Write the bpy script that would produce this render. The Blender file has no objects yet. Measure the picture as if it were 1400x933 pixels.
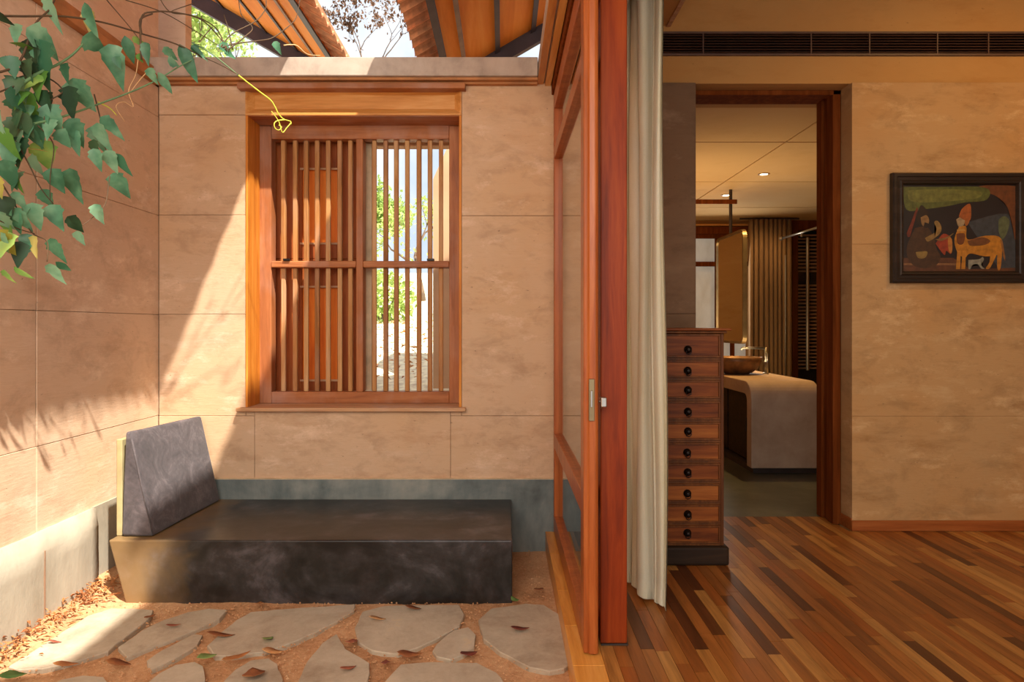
import bpy, bmesh, math, random
from mathutils import Vector, Matrix, noise
S = bpy.context.scene
COL = S.collection
R = random.Random(7)
PI = math.pi

# ------------------------------------------------------------------ camera, sky, sun, exposure
FPX = 933.0                     # focal length in pixels of the 1400 px frame
VX, VY, H = 688.0, 446.0, 1.0   # vanishing point of the depth lines, eye height
YB = 3.33                       # distance of the back wall
cam = bpy.data.cameras.new('camera')
cam.sensor_width = 36; cam.lens = FPX / 1400 * 36
cam.shift_x = (700 - VX) / 1400; cam.shift_y = -(466.5 - VY) / 1400
cam.clip_start = 0.05; cam.clip_end = 200
co = bpy.data.objects.new('camera', cam); COL.objects.link(co)
co.location = (0, 0, H); co.rotation_euler = (PI/2, 0, 0)
S.camera = co
def P(px, py, Y):               # a point of the photograph at distance Y
    return Vector(((px - VX) * Y / FPX, Y, H - (py - VY) * Y / FPX))
def G(px, py, z):               # a point of the photograph on the level z
    Y = (H - z) * FPX / (py - VY)
    return Vector(((px - VX) * Y / FPX, Y, z))

S.view_settings.view_transform = 'Standard'; S.view_settings.look = 'None'
S.view_settings.gamma = 1; S.view_settings.use_curve_mapping = False
S.view_settings.exposure = 0.35

w = bpy.data.worlds.new('sky'); S.world = w; w.use_nodes = True
nt = w.node_tree; nt.nodes.clear()
wo = nt.nodes.new('ShaderNodeOutputWorld'); bg = nt.nodes.new('ShaderNodeBackground')
tc = nt.nodes.new('ShaderNodeTexCoord'); nz = nt.nodes.new('ShaderNodeTexNoise'); cr = nt.nodes.new('ShaderNodeValToRGB')
nz.inputs['Scale'].default_value = 2.6; nz.inputs['Detail'].default_value = 6; nz.inputs['Roughness'].default_value = .6
cr.color_ramp.elements[0].position = .38; cr.color_ramp.elements[0].color = (.56, .68, .84, 1)
cr.color_ramp.elements[1].position = .58; cr.color_ramp.elements[1].color = (.95, .97, 1, 1)
nt.links.new(tc.outputs['Generated'], nz.inputs['Vector']); nt.links.new(nz.outputs['Fac'], cr.inputs['Fac'])
nt.links.new(cr.outputs['Color'], bg.inputs['Color']); nt.links.new(bg.outputs['Background'], wo.inputs['Surface'])
bg.inputs['Strength'].default_value = 0.95

SUN_DIR = Vector((-1.04, 1.3, -2.58)).normalized()
sl = bpy.data.lights.new('sun', 'SUN'); sl.energy = 8.2; sl.angle = math.radians(1.2); sl.color = (1, .93, .82)
so = bpy.data.objects.new('sun', sl); COL.objects.link(so); so.rotation_euler = SUN_DIR.to_track_quat('-Z', 'Y').to_euler()
so.location = (3, -2, 8)
def area(name, loc, target, sx, sy, energy, color):
    l = bpy.data.lights.new(name, 'AREA'); l.shape = 'RECTANGLE'; l.size = sx; l.size_y = sy; l.energy = energy; l.color = color
    o = bpy.data.objects.new(name, l); COL.objects.link(o); o.location = loc
    o.rotation_euler = (Vector(target) - Vector(loc)).to_track_quat('-Z', 'Y').to_euler(); return o
area('courtyard_fill', (-.75, -.7, 2.35), (-1.15, 2.9, .45), 2.2, 1.8, 72, (1, .93, .80))  # soft fill lamp added above and behind the camera to brighten the courtyard
area('room_fill', (2.0, -1.8, 1.6), (2.0, 3.3, .9), 2.6, 2.0, 17, (1, .87, .58))  # unseen fill lamp added at the open rear of the room
def spot(name, loc, target, energy, color, angle=80, blend=.9, r=.04):
    l = bpy.data.lights.new(name, 'SPOT'); l.energy = energy; l.color = color; l.spot_size = math.radians(angle); l.spot_blend = blend; l.shadow_soft_size = r
    o = bpy.data.objects.new(name, l); COL.objects.link(o); o.location = loc
    o.rotation_euler = (Vector(target) - Vector(loc)).to_track_quat('-Z', 'Y').to_euler(); return o
spot('room_lamp', (2.55, 1.9, 2.68), (2.35, 3.33, 1.5), 34, (1, .60, .20), 95)

# ------------------------------------------------------------------ materials
def lin(c):
    def f(v):
        v /= 255.0
        return v / 12.92 if v <= .04045 else ((v + .055) / 1.055) ** 2.4
    return (f(c[0]), f(c[1]), f(c[2]), 1)
class NT:
    def __init__(s, name):
        s.m = bpy.data.materials.new(name); s.m.use_nodes = True; s.t = s.m.node_tree; s.t.nodes.clear()
        s.out = s.n('ShaderNodeOutputMaterial'); s.b = s.n('ShaderNodeBsdfPrincipled')
        s.l(s.b.outputs[0], s.out.inputs['Surface'])
    def n(s, k, **kw):
        x = s.t.nodes.new(k)
        for a, v in kw.items(): setattr(x, a, v)
        return x
    def l(s, a, b): s.t.links.new(a, b)
    def coord(s, kind, scale=(1, 1, 1), rot=(0, 0, 0)):
        if kind == 'Position': o = s.n('ShaderNodeNewGeometry').outputs['Position']
        else: o = s.n('ShaderNodeTexCoord').outputs[kind]
        mp = s.n('ShaderNodeMapping'); mp.inputs['Scale'].default_value = scale; mp.inputs['Rotation'].default_value = rot
        s.l(o, mp.inputs['Vector']); return mp.outputs[0]
    def noise(s, vec, scale, detail=5, rough=.55, dist=0):
        x = s.n('ShaderNodeTexNoise'); s.l(vec, x.inputs['Vector']); x.inputs['Scale'].default_value = scale
        x.inputs['Detail'].default_value = detail; x.inputs['Roughness'].default_value = rough; x.inputs['Distortion'].default_value = dist
        return x.outputs['Fac']
    def ramp(s, fac, stops):
        x = s.n('ShaderNodeValToRGB'); e = x.color_ramp.elements
        while len(e) > 1: e.remove(e[-1])
        e[0].position = stops[0][0]; e[0].color = lin(stops[0][1])
        for p, c in stops[1:]:
            k = e.new(p); k.color = lin(c)
        s.l(fac, x.inputs['Fac']); return x.outputs['Color']
    def mix(s, fac, a, b, mode='MIX'):
        x = s.n('ShaderNodeMix', data_type='RGBA', blend_type=mode)
        for v, k in ((fac, 0), (a, 6), (b, 7)):
            if hasattr(v, 'is_linked'): s.l(v, x.inputs[k])
            else: x.inputs[k].default_value = v
        return x.outputs[2]
    def math(s, op, a, b=0.0):
        x = s.n('ShaderNodeMath', operation=op)
        for i, v in enumerate((a, b)):
            if hasattr(v, 'is_linked'): s.l(v, x.inputs[i])
            else: x.inputs[i].default_value = v
        return x.outputs[0]
    def bump(s, h, strength=.3, dist=.01):
        x = s.n('ShaderNodeBump'); x.inputs['Strength'].default_value = strength; x.inputs['Distance'].default_value = dist
        s.l(h, x.inputs['Height']); s.l(x.outputs[0], s.b.inputs['Normal'])
    def color(s, c):
        if hasattr(c, 'is_linked'): s.l(c, s.b.inputs['Base Color'])
        else: s.b.inputs['Base Color'].default_value = lin(c)
    def set(s, **kw):
        for k, v in kw.items(): s.b.inputs[k.replace('_', ' ')].default_value = v
        return s
def plain(name, c, rough=.6, metal=0, var=.12, scale=9):
    m = NT(name); v = m.coord('Object'); f = m.noise(v, scale)
    a = [max(0, x * (1 - var)) for x in c]; b = [min(255, x * (1 + var)) for x in c]
    m.color(m.ramp(f, [(.3, a), (.7, b)])); m.set(Roughness=rough, Metallic=metal); return m.m
def earth(name, base, dark, light, warm, strata=1.0, bumpiness=.35):
    m = NT(name)
    v = m.coord('Position'); vs = m.coord('Position', (1.0, 1.0, 3.6)); vf = m.coord('Position', (5, 5, 42))
    big = m.noise(v, 1.3, 4); st = m.noise(vs, 2.3, 9, .72, .1); fi = m.noise(vf, 3, 4, .7)
    c = m.ramp(st, [(.25, dark), (.46, base), (.56, base), (.80, light)])
    c = m.mix(m.math('MULTIPLY', m.ramp(big, [(.42, (0,0,0)), (.66, (255,255,255))]), .55), c, lin(warm))
    c = m.mix(m.math('MULTIPLY', m.ramp(fi, [(.55, (0,0,0)), (.75, (255,255,255))]), .28 * strata), c, lin(dark))
    mo = m.noise(m.coord('Position', (1, 1, 1.8)), 5.5, 7, .7, .4)
    c = m.mix(m.math('MULTIPLY', m.ramp(mo, [(.34, (255,255,255)), (.50, (0,0,0))]), .38 * strata), c, lin([x * .86 for x in dark]))
    bl = m.noise(m.coord('Position', (1.4, 1.4, 3)), 2.4, 8, .75)
    c = m.mix(m.math('MULTIPLY', m.ramp(bl, [(.55, (0,0,0)), (.68, (255,255,255))]), .45 * strata), c, lin([min(255, x * 1.08 + 8) for x in light]))
    pits = m.noise(m.coord('Position', (1, 1, 2.2)), 38, 3, .6)
    pf = m.ramp(pits, [(.70, (0,0,0)), (.76, (255,255,255))])
    c = m.mix(m.math('MULTIPLY', pf, .5), c, lin([x * .55 for x in dark]))
    m.color(c); m.set(Roughness=.9)
    h = m.math('SUBTRACT', m.math('ADD', m.math('MULTIPLY', st, .6), m.math('MULTIPLY', fi, .35)), m.math('MULTIPLY', pf, .6))
    m.bump(h, bumpiness, .008); return m.m
def wood(name, dark, mid, light, axis='Z', rough=.45, coat=0.0, dusty=0, scale=1.0, rand=0.0):
    m = NT(name); k = {'X': (1.2, 16, 16), 'Y': (16, 1.2, 16), 'Z': (16, 16, 1.2)}[axis]
    v = m.coord('Position', tuple(x * scale for x in k)); g = m.noise(v, 1.6, 6, .6, .8)
    f = m.noise(m.coord('Position', tuple(x * scale * 5 for x in k)), 2.0, 3, .7)
    fac = m.math('ADD', m.math('MULTIPLY', g, .8), m.math('MULTIPLY', f, .2))
    if rand:
        oi = m.n('ShaderNodeObjectInfo')
        fac = m.math('ADD', fac, m.math('MULTIPLY', m.math('SUBTRACT', oi.outputs['Random'], .5), rand))
    c = m.ramp(fac, [(.30, dark), (.50, mid), (.70, light)])
    if dusty:
        d = m.noise(m.coord('Position', (1, 1, .6)), 6, 4)
        c = m.mix(m.math('MULTIPLY', m.ramp(d, [(.45, (0,0,0)), (.7, (255,255,255))]), dusty), c, lin((186, 160, 150)))
    m.color(c); m.set(Roughness=rough); m.b.inputs['Coat Weight'].default_value = coat; m.b.inputs['Coat Roughness'].default_value = .25; m.b.inputs['Specular IOR Level'].default_value = .22
    m.bump(g, .12, .003); return m.m
M = {}
M['earth'] = earth('rammed_earth', (204, 170, 138), (180, 140, 106), (220, 192, 166), (206, 162, 116))
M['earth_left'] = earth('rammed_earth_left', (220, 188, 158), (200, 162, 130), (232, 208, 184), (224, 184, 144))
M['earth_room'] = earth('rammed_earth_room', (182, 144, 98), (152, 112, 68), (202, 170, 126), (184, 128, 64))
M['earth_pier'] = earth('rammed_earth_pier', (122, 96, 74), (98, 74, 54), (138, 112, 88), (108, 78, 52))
M['plaster'] = earth('ochre_plaster', (182, 136, 78), (166, 118, 62), (192, 148, 90), (176, 122, 60), .2, .08)
M['backing'] = plain('dark_joint', (140, 108, 84), .95)
def cement(name, stops, rough=.55, bump=.25, sc=2.2, spec=.5):
    m = NT(name); v = m.coord('Position'); a = m.noise(v, sc, 8, .62, .5); b = m.noise(m.coord('Position', (1, 1, .35)), 11, 4, .6)
    f = m.math('ADD', m.math('MULTIPLY', a, .72), m.math('MULTIPLY', b, .28))
    m.color(m.ramp(f, stops)); m.set(Roughness=rough); m.b.inputs['Specular IOR Level'].default_value = spec
    m.bump(m.math('ADD', b, m.math('MULTIPLY', m.noise(v, 60, 2), .2)), bump, .004); return m.m
M['plinth'] = cement('grey_green_cement', [(.34, (62, 70, 70)), (.47, (100, 108, 106)), (.58, (130, 134, 128)), (.70, (164, 158, 144))])
M['plinth_left'] = cement('pale_rough_plaster', [(.3, (150, 140, 122)), (.5, (172, 162, 144)), (.7, (188, 178, 158))], .95, .9, 3.5, .2)
def bench_mat():
    m = NT('black_oxide_cement'); v = m.coord('Position'); vs = m.coord('Position', (1, 1.6, 1.6))
    a = m.noise(vs, 2.6, 8, .65, .8); b = m.noise(v, 16, 5, .65)
    f = m.math('ADD', m.math('MULTIPLY', a, .7), m.math('MULTIPLY', b, .3))
    c = m.ramp(f, [(.38, (19, 18, 17)), (.46, (34, 32, 30)), (.54, (52, 49, 49)), (.64, (84, 80, 82))])
    # ochre tint painted on the left end, standing in for strong sunlight there
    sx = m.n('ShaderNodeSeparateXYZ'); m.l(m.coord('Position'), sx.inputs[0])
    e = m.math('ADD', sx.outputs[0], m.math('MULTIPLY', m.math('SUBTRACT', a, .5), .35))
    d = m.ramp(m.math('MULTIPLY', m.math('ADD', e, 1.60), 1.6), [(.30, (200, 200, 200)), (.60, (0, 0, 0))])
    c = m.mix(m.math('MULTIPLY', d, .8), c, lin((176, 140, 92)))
    m.color(c); m.set(Roughness=.33); m.bump(b, .12, .003); return m.m
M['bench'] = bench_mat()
M['concrete'] = cement('weathered_concrete', [(.3, (138, 124, 112)), (.5, (182, 164, 148)), (.7, (202, 186, 170))], .9, .3, 5, .2)
M['course'] = plain('brown_course', (176, 118, 70), .8)
M['wood_reveal'] = wood('golden_teak', (176, 100, 32), (206, 126, 44), (226, 152, 66), 'Z', .5)
M['wood_lintel'] = wood('orange_teak', (172, 108, 48), (204, 138, 70), (220, 164, 100), 'X', .5)
M['wood_frame'] = wood('brown_teak_upright', (128, 74, 40), (164, 100, 58), (182, 120, 74), 'Z', .5, 0, .25)
M['wood_frame_x'] = wood('brown_teak_level', (128, 74, 40), (164, 100, 58), (182, 120, 74), 'X', .5, 0, .35)
M['wood_bar'] = wood('weathered_bar', (136, 88, 44), (176, 122, 70), (200, 156, 104), 'Z', .6, 0, .25, 1, .2)
M['wood_sill'] = wood('pale_sill', (170, 120, 80), (192, 146, 106), (210, 170, 132), 'X', .6, 0, .3)
M['shutter'] = wood('dark_shutter', (120, 56, 22), (156, 78, 32), (176, 100, 48), 'Z', .55)
M['shutter_panel'] = wood('amber_panel', (210, 96, 22), (230, 120, 34), (240, 142, 50), 'Z', .5)
M['shutter_pale'] = plain('pale_shutter_edge', (204, 180, 146), .8)
M['door_wood'] = wood('polished_door_wood', (132, 64, 26), (162, 84, 36), (184, 106, 52), 'Z', .35, .15)
M['post_wood'] = wood('red_brown_post', (96, 32, 6), (132, 48, 10), (154, 66, 18), 'Z', .45, .0)
M['jamb_wood'] = wood('dark_jamb', (84, 40, 14), (110, 54, 20), (134, 72, 32), 'Z', .85, .0)
M['jamb_wood'].node_tree.nodes['Principled BSDF'].inputs['Specular IOR Level'].default_value = .03
M['sill_board'] = wood('threshold_wood', (184, 112, 40), (216, 146, 62), (232, 170, 90), 'Y', .35, .3, 0, 1, .25)
M['cab_wood'] = wood('old_cabinet_wood', (78, 34, 10), (124, 62, 20), (160, 92, 36), 'X', .5, .0, 0, 1, .22)
M['cab_frame'] = wood('old_cabinet_frame', (70, 36, 14), (98, 54, 22), (126, 74, 34), 'Z', .5, .0)
M['cab_base'] = wood('dark_cabinet_base', (30, 20, 12), (46, 30, 18), (64, 44, 26), 'X', .6)
M['baseboard'] = wood('baseboard_wood', (120, 62, 26), (150, 82, 38), (168, 100, 52), 'X', .4, .2)
M['knob'] = plain('dark_iron', (44, 38, 36), .4, .9)
M['steel'] = plain('brushed_steel', (176, 172, 164), .3, 1, .05)
M['aged_steel'] = plain('aged_steel', (140, 122, 92), .4, 1, .1)
M['black'] = plain('dark_steel', (58, 48, 44), .5, .2)
M['grille'] = plain('brown_grille', (84, 56, 42), .5)
M['grille_void'] = plain('grille_void', (14, 8, 6), .9)
def floor_mat():
    m = NT('parquet_strip'); oi = m.n('ShaderNodeObjectInfo'); at = m.n('ShaderNodeAttribute', attribute_name='tone')
    r = m.math('FRACT', m.math('ADD', oi.outputs['Random'], at.outputs['Fac']))
    g = m.noise(m.coord('Position', (22, 1.6, 22)), 1.8, 6, .6, .6)
    f2 = m.noise(m.coord('Position', (90, 5, 90)), 1.8, 3, .6)
    tone = m.ramp(r, [(.0, (100, 56, 28)), (.10, (112, 64, 30)), (.16, (160, 96, 44)), (.45, (182, 118, 56)), (.62, (170, 94, 36)), (.80, (202, 142, 72)), (1, (212, 158, 88))])
    gr = m.ramp(m.math('ADD', m.math('MULTIPLY', g, .75), m.math('MULTIPLY', f2, .25)), [(.3, (168, 160, 150)), (.55, (235, 232, 228)), (.75, (255, 255, 255))])
    m.color(m.mix(1.0, tone, gr, 'MULTIPLY')); m.set(Roughness=.36); m.bump(g, .06, .002); return m.m
M['plank'] = floor_mat()
def dirt():
    m = NT('red_earth_ground'); v = m.coord('Position'); a = m.noise(v, 3.2, 8, .65); b = m.noise(v, 70, 3, .7)
    f = m.math('ADD', m.math('MULTIPLY', a, .6), m.math('MULTIPLY', b, .4))
    m.color(m.ramp(f, [(.32, (146, 102, 70)), (.48, (190, 144, 104)), (.62, (208, 166, 126)), (.76, (224, 190, 152))]))
    m.set(Roughness=.98); m.b.inputs['Specular IOR Level'].default_value = .1; m.bump(f, .7, .015); return m.m
M['dirt'] = dirt()
def stone():
    m = NT('tan_flagstone'); v = m.coord('Position'); oi = m.n('ShaderNodeObjectInfo'); a = m.noise(v, 4, 8, .65, .6); b = m.noise(v, 45, 4, .7)
    f = m.math('ADD', m.math('MULTIPLY', a, .75), m.math('MULTIPLY', b, .25))
    f = m.math('ADD', f, m.math('MULTIPLY', m.math('SUBTRACT', oi.outputs['Random'], .5), .12))
    c = m.ramp(f, [(.3, (152, 134, 112)), (.45, (176, 160, 138)), (.6, (192, 178, 156)), (.72, (206, 184, 146))])
    rust = m.ramp(m.noise(v, 2.1, 4, .6), [(.60, (0,0,0)), (.72, (255,255,255))])
    c = m.mix(m.math('MULTIPLY', rust, .35), c, lin((196, 134, 84)))
    m.color(c); m.set(Roughness=.85); m.bump(f, .4, .006); return m.m
M['stone'] = stone()
def velvet():
    m = NT('grey_velvet'); v = m.coord('Object'); a = m.noise(v, 9, 7, .7, 1.2); b = m.noise(v, 60, 3)
    f = m.math('ADD', m.math('MULTIPLY', a, .8), m.math('MULTIPLY', b, .2))
    m.color(m.ramp(f, [(.32, (58, 52, 54)), (.5, (80, 72, 74)), (.64, (104, 94, 96))])); m.set(Roughness=.95)
    m.b.inputs['Sheen Weight'].default_value = .12; m.bump(a, .3, .004); return m.m
M['velvet'] = velvet()
def cloth(name, a, b, c, trans=0):
    m = NT(name); v = m.coord('Position', (1, 1, .25)); f = m.noise(v, 5, 5, .6); wv = m.noise(m.coord('Position', (220, 220, 260)), 1, 2)
    m.color(m.ramp(m.math('ADD', m.math('MULTIPLY', f, .8), m.math('MULTIPLY', wv, .2)), [(.3, a), (.5, b), (.7, c)])); m.set(Roughness=.95)
    m.bump(wv, .25, .002); return m.m
M['curtain'] = cloth('linen_curtain', (186, 170, 130), (206, 194, 164), (216, 208, 188))
M['bath_curtain'] = cloth('brown_drape', (112, 84, 54), (136, 104, 68), (150, 118, 80))
def glass(name, tint=(1, 1, 1, 1), ior=1.5, rough=0.0):
    m = NT(name); m.t.nodes.remove(m.b)
    tr = m.n('ShaderNodeBsdfTransparent'); gl = m.n('ShaderNodeBsdfGlossy'); fr = m.n('ShaderNodeFresnel'); mx = m.n('ShaderNodeMixShader')
    tr.inputs['Color'].default_value = tint; gl.inputs['Roughness'].default_value = rough; fr.inputs['IOR'].default_value = ior
    ge = m.n('ShaderNodeNewGeometry'); ff = m.math('MULTIPLY', fr.outputs[0], m.math('SUBTRACT', 1.0, ge.outputs['Backfacing']))
    m.l(ff, mx.inputs[0]); m.l(tr.outputs[0], mx.inputs[1]); m.l(gl.outputs[0], mx.inputs[2]); m.l(mx.outputs[0], m.out.inputs['Surface'])
    return m.m
M['glass'] = glass('door_glass')
M['mirror'] = plain('mirror_silver', (225, 225, 225), .03, 1, 0)
def emit(name, c, s, tex=False):
    m = NT(name); m.color(c); m.b.inputs['Emission Strength'].default_value = s
    if tex:
        f = m.noise(m.coord('Position', (1, 1, .4)), 9, 6, .7)
        m.l(m.ramp(f, [(.3, [x * .72 for x in c]), (.7, c)]), m.b.inputs['Emission Color'])
    else: m.b.inputs['Emission Color'].default_value = lin(c)
    return m.m
M['lamp'] = emit('lamp_glow', (255, 226, 160), 8)
M['frosted'] = emit('frosted_daylight_pane', (190, 184, 170), .34, True)
M['soffit'] = wood('orange_soffit', (222, 120, 36), (240, 142, 50), (246, 160, 70), 'Y', .7, 0, 0, .4)
M['tile'] = plain('clay_roof_tile', (206, 146, 104), .85, 0, .22, 14)
M['rafter'] = plain('dark_roof_steel', (66, 54, 56), .6)
M['rafter_pale'] = plain('pale_batten', (142, 112, 88), .7)
M['bath_floor'] = cement('dark_green_oxide_floor', [(.3, (52, 54, 46)), (.5, (74, 76, 66)), (.7, (100, 102, 90))], .4, .1)
M['bath_ceiling'] = earth('bath_ceiling', (214, 178, 124), (204, 166, 112), (222, 188, 138), (210, 168, 108), .1, .05)
M['counter'] = cement('honey_counter_plaster', [(.3, (168, 142, 118)), (.5, (184, 158, 134)), (.7, (198, 174, 150))], .7, .3, 6)
M['board_olive'] = plain('olive_board', (168, 152, 108), .8)
M['bowl'] = plain('copper_bowl', (120, 84, 50), .45, .2, .3, 14)
M['bark'] = plain('grey_brown_bark', (112, 92, 76), .9, 0, .2)
M['stem'] = plain('dark_vine_stem', (86, 66, 44), .8, 0, .2)
M['stem_green'] = plain('green_vine_stem', (112, 150, 104), .6, 0, .15)
M['stem_pale'] = plain('dry_tendril', (214, 172, 120), .7)
M['stem_yellow'] = plain('yellow_green_tendril', (206, 208, 70), .6)
def leafm(name, a, b, c, rough=.5, sub=.0, rand=.5):
    m = NT(name); oi = m.n('ShaderNodeObjectInfo'); f = m.noise(m.coord('Position'), 14, 3)
    f = m.math('ADD', f, m.math('MULTIPLY', m.math('SUBTRACT', oi.outputs['Random'], .5), rand))
    cl = m.ramp(f, [(.3, a), (.5, b), (.7, c)]); m.color(cl); m.set(Roughness=rough)
    if sub:
        tr = m.n('ShaderNodeBsdfTranslucent'); m.l(cl, tr.inputs['Color']); mx = m.n('ShaderNodeMixShader'); mx.inputs[0].default_value = sub
        m.l(m.b.outputs[0], mx.inputs[1]); m.l(tr.outputs[0], mx.inputs[2]); m.l(mx.outputs[0], m.out.inputs['Surface'])
    return m.m
M['leaf'] = leafm('vine_leaf', (66, 118, 86), (98, 154, 118), (142, 188, 150), .42, .3)
M['leaf_bright'] = leafm('young_vine_leaf', (98, 150, 64), (122, 172, 84), (160, 190, 96), .45, .3)
M['leaf_dark'] = leafm('old_vine_leaf', (36, 62, 40), (48, 80, 52), (66, 100, 66), .5, .1)
M['leaf_yellow'] = leafm('yellowing_vine_leaf', (160, 156, 60), (190, 176, 76), (206, 190, 110), .5, .3)
M['litter'] = leafm('dry_leaf', (140, 82, 44), (184, 120, 66), (214, 164, 110), .8, 0, .5)
M['litter_green'] = leafm('green_fallen_leaf', (70, 110, 50), (96, 136, 66), (130, 160, 90), .7)
M['litter_red'] = leafm('red_fallen_leaf', (110, 50, 40), (146, 74, 54), (176, 104, 76), .6)
M['tree_green'] = leafm('tree_leaf', (150, 176, 90), (190, 208, 120), (222, 230, 160), .6, .4)
M['tree_brown'] = leafm('brown_tree_leaf', (96, 66, 44), (122, 84, 56), (150, 108, 72), .8, .1)
M['outdoor_wall'] = plain('pale_outdoor_wall', (206, 166, 128), .9, 0, .06, 3)
M['bank'] = plain('pale_dry_soil', (232, 212, 180), .98, 0, .16, 16)

# ------------------------------------------------------------------ mesh helpers
def bx(bm, x0, x1, y0, y1, z0, z1):
    v = [bm.verts.new(p) for p in ((x0,y0,z0),(x1,y0,z0),(x1,y1,z0),(x0,y1,z0),(x0,y0,z1),(x1,y0,z1),(x1,y1,z1),(x0,y1,z1))]
    for f in ((0,3,2,1),(4,5,6,7),(0,1,5,4),(1,2,6,5),(2,3,7,6),(3,0,4,7)): bm.faces.new([v[i] for i in f])
def box(*a):
    bm = bmesh.new()
    if isinstance(a[0], (tuple, list)):
        for q in a: bx(bm, *q)
    else: bx(bm, *a)
    return bm
def bevel(bm, w, seg=2):
    bmesh.ops.bevel(bm, geom=bm.edges[:], offset=w, segments=seg, affect='EDGES', profile=.5, clamp_overlap=True); return bm
def prism(pts, axis, a, b):      # polygon pts (2D) extruded along an axis
    bm = bmesh.new()
    def mk(p, t): return {'X': (t, p[0], p[1]), 'Y': (p[0], t, p[1]), 'Z': (p[0], p[1], t)}[axis]
    A = [bm.verts.new(mk(p, a)) for p in pts]; B = [bm.verts.new(mk(p, b)) for p in pts]; n = len(pts)
    bm.faces.new(A); bm.faces.new(list(reversed(B)))
    for i in range(n): bm.faces.new((A[(i+1) % n], A[i], B[i], B[(i+1) % n]))
    bmesh.ops.recalc_face_normals(bm, faces=bm.faces[:]); return bm
def tube(bm, pts, r, n=6, cap=True):
    pts = [Vector(p) for p in pts]; rs = r if isinstance(r, (list, tuple)) else [r] * len(pts); rings = []
    up = Vector((.31, .17, .93)).normalized()
    for i, p in enumerate(pts):
        d = (pts[min(i+1, len(pts)-1)] - pts[max(i-1, 0)])
        d = d.normalized() if d.length > 1e-9 else Vector((0, 0, 1))
        u = up - d * up.dot(d)
        if u.length < .05: u = Vector((1, 0, 0)) - d * d.x
        u.normalize(); v = d.cross(u); up = u
        rings.append([bm.verts.new(p + (u * math.cos(2*PI*k/n) + v * math.sin(2*PI*k/n)) * rs[i]) for k in range(n)])
    for a, b in zip(rings, rings[1:]):
        for k in range(n): bm.faces.new((a[k], a[(k+1) % n], b[(k+1) % n], b[k]))
    if cap: bm.faces.new(list(reversed(rings[0]))); bm.faces.new(rings[-1])
def tb(pts, r, n=6):
    bm = bmesh.new(); tube(bm, pts, r, n); return bm
def lathe(prof, c, n=24, axis='Z'):
    bm = bmesh.new(); rings = []
    for r, h in prof:
        ring = []
        for k in range(n):
            a = 2*PI*k/n; u, v = math.cos(a)*r, math.sin(a)*r
            p = {'Z': (u, v, h), 'Y': (u, h, v), 'X': (h, u, v)}[axis]; ring.append(bm.verts.new(Vector(c) + Vector(p)))
        rings.append(ring)
    for a, b in zip(rings, rings[1:]):
        for k in range(n): bm.faces.new((a[k], a[(k+1) % n], b[(k+1) % n], b[k]))
    bm.faces.new(rings[0]); bm.faces.new(rings[-1]); bmesh.ops.recalc_face_normals(bm, faces=bm.faces[:]); return bm
def spline(pts, k=6):
    pts = [Vector(p) for p in pts]; out = []
    for i in range(len(pts) - 1):
        p0, p1, p2, p3 = pts[max(i-1, 0)], pts[i], pts[i+1], pts[min(i+2, len(pts)-1)]
        for j in range(k):
            t = j / k; out.append(.5 * ((2*p1) + (p2-p0)*t + (2*p0-5*p1+4*p2-p3)*t*t + (3*p1-p0-3*p2+p3)*t**3))
    out.append(pts[-1]); return out
def W(o):                        # world origin of an object (only translations are used)
    v = Vector(o.location)
    while o.parent: o = o.parent; v += Vector(o.location)
    return v
def obj(name, bm, mat, parent=None, smooth=False, origin=None):
    me = bpy.data.meshes.new(name)
    if origin is None:
        xs = [v.co for v in bm.verts]
        lo = Vector([min(p[i] for p in xs) for i in range(3)]); hi = Vector([max(p[i] for p in xs) for i in range(3)])
        origin = Vector(((lo.x+hi.x)/2, (lo.y+hi.y)/2, lo.z))
    for v in bm.verts: v.co -= origin
    bm.to_mesh(me); bm.free()
    if mat: me.materials.append(M[mat] if isinstance(mat, str) else mat)
    if smooth:
        for p in me.polygons: p.use_smooth = True
    o = bpy.data.objects.new(name, me); COL.objects.link(o)
    if parent is not None:
        o.parent = parent; o.location = origin - W(parent)
    else: o.location = origin
    return o
def tag(o, label=None, cat=None, group=None, kind=None):
    for k, v in (('label', label), ('category', cat), ('group', group), ('kind', kind)):
        if v: o[k] = v
    return o
def empty(name, loc): 
    o = bpy.data.objects.new(name, None); o.empty_display_size = .1; COL.objects.link(o); o.location = loc; return o
def thing(name, loc, label, cat, group=None): return tag(empty(name, loc), label, cat, group)
def setting(name, loc, label=None, cat=None): return tag(empty(name, loc), label, cat, None, 'structure')
def copy(o, parent, loc):
    c = o.copy(); COL.objects.link(c); c.parent = parent; c.location = loc; return c

# ------------------------------------------------------------------ the setting: back wall of the courtyard
SW = YB / FPX
def bX(px): return (px - VX) * SW
def bZ(py): return H - (py - VY) * SW
XL = bX(217)                     # left corner
WX0, WX1, WZ0, WZ1 = bX(336), bX(631), bZ(557), bZ(120)   # window hole
XP = .94                         # right edge of the pier
wb = setting('wall_back', (-.3, YB + .2, -.2), 'rammed earth back wall of the courtyard and the room', 'wall')
YF = YB + .014
obj('wall_core', box((XL - .3, WX0, YF, 3.72, -.3, 2.19), (WX1, XP, YF, 3.72, -.3, 2.19), (WX0, WX1, YF, 3.72, -.3, WZ0 - .022), (WX0, WX1, YF + .1, 3.72, WZ1 - .05, 2.19)), 'backing', wb)
J = .0009
def panel(x0, x1, z0, z1, mat='earth', y0=YB, y1=YF + .01, parent=wb, name='panel'):
    return obj(name, bevel(box(x0 + J, x1 - J, y0 + R.uniform(0, .0025), y1, z0 + J, z1 - J), .0012, 1), mat, parent)
zs = [bZ(655), bZ(569), bZ(430), bZ(294), bZ(157), 2.19]
for a, b in zip(zs[1:], zs[2:]): panel(XL, WX0, a, b)
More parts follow.
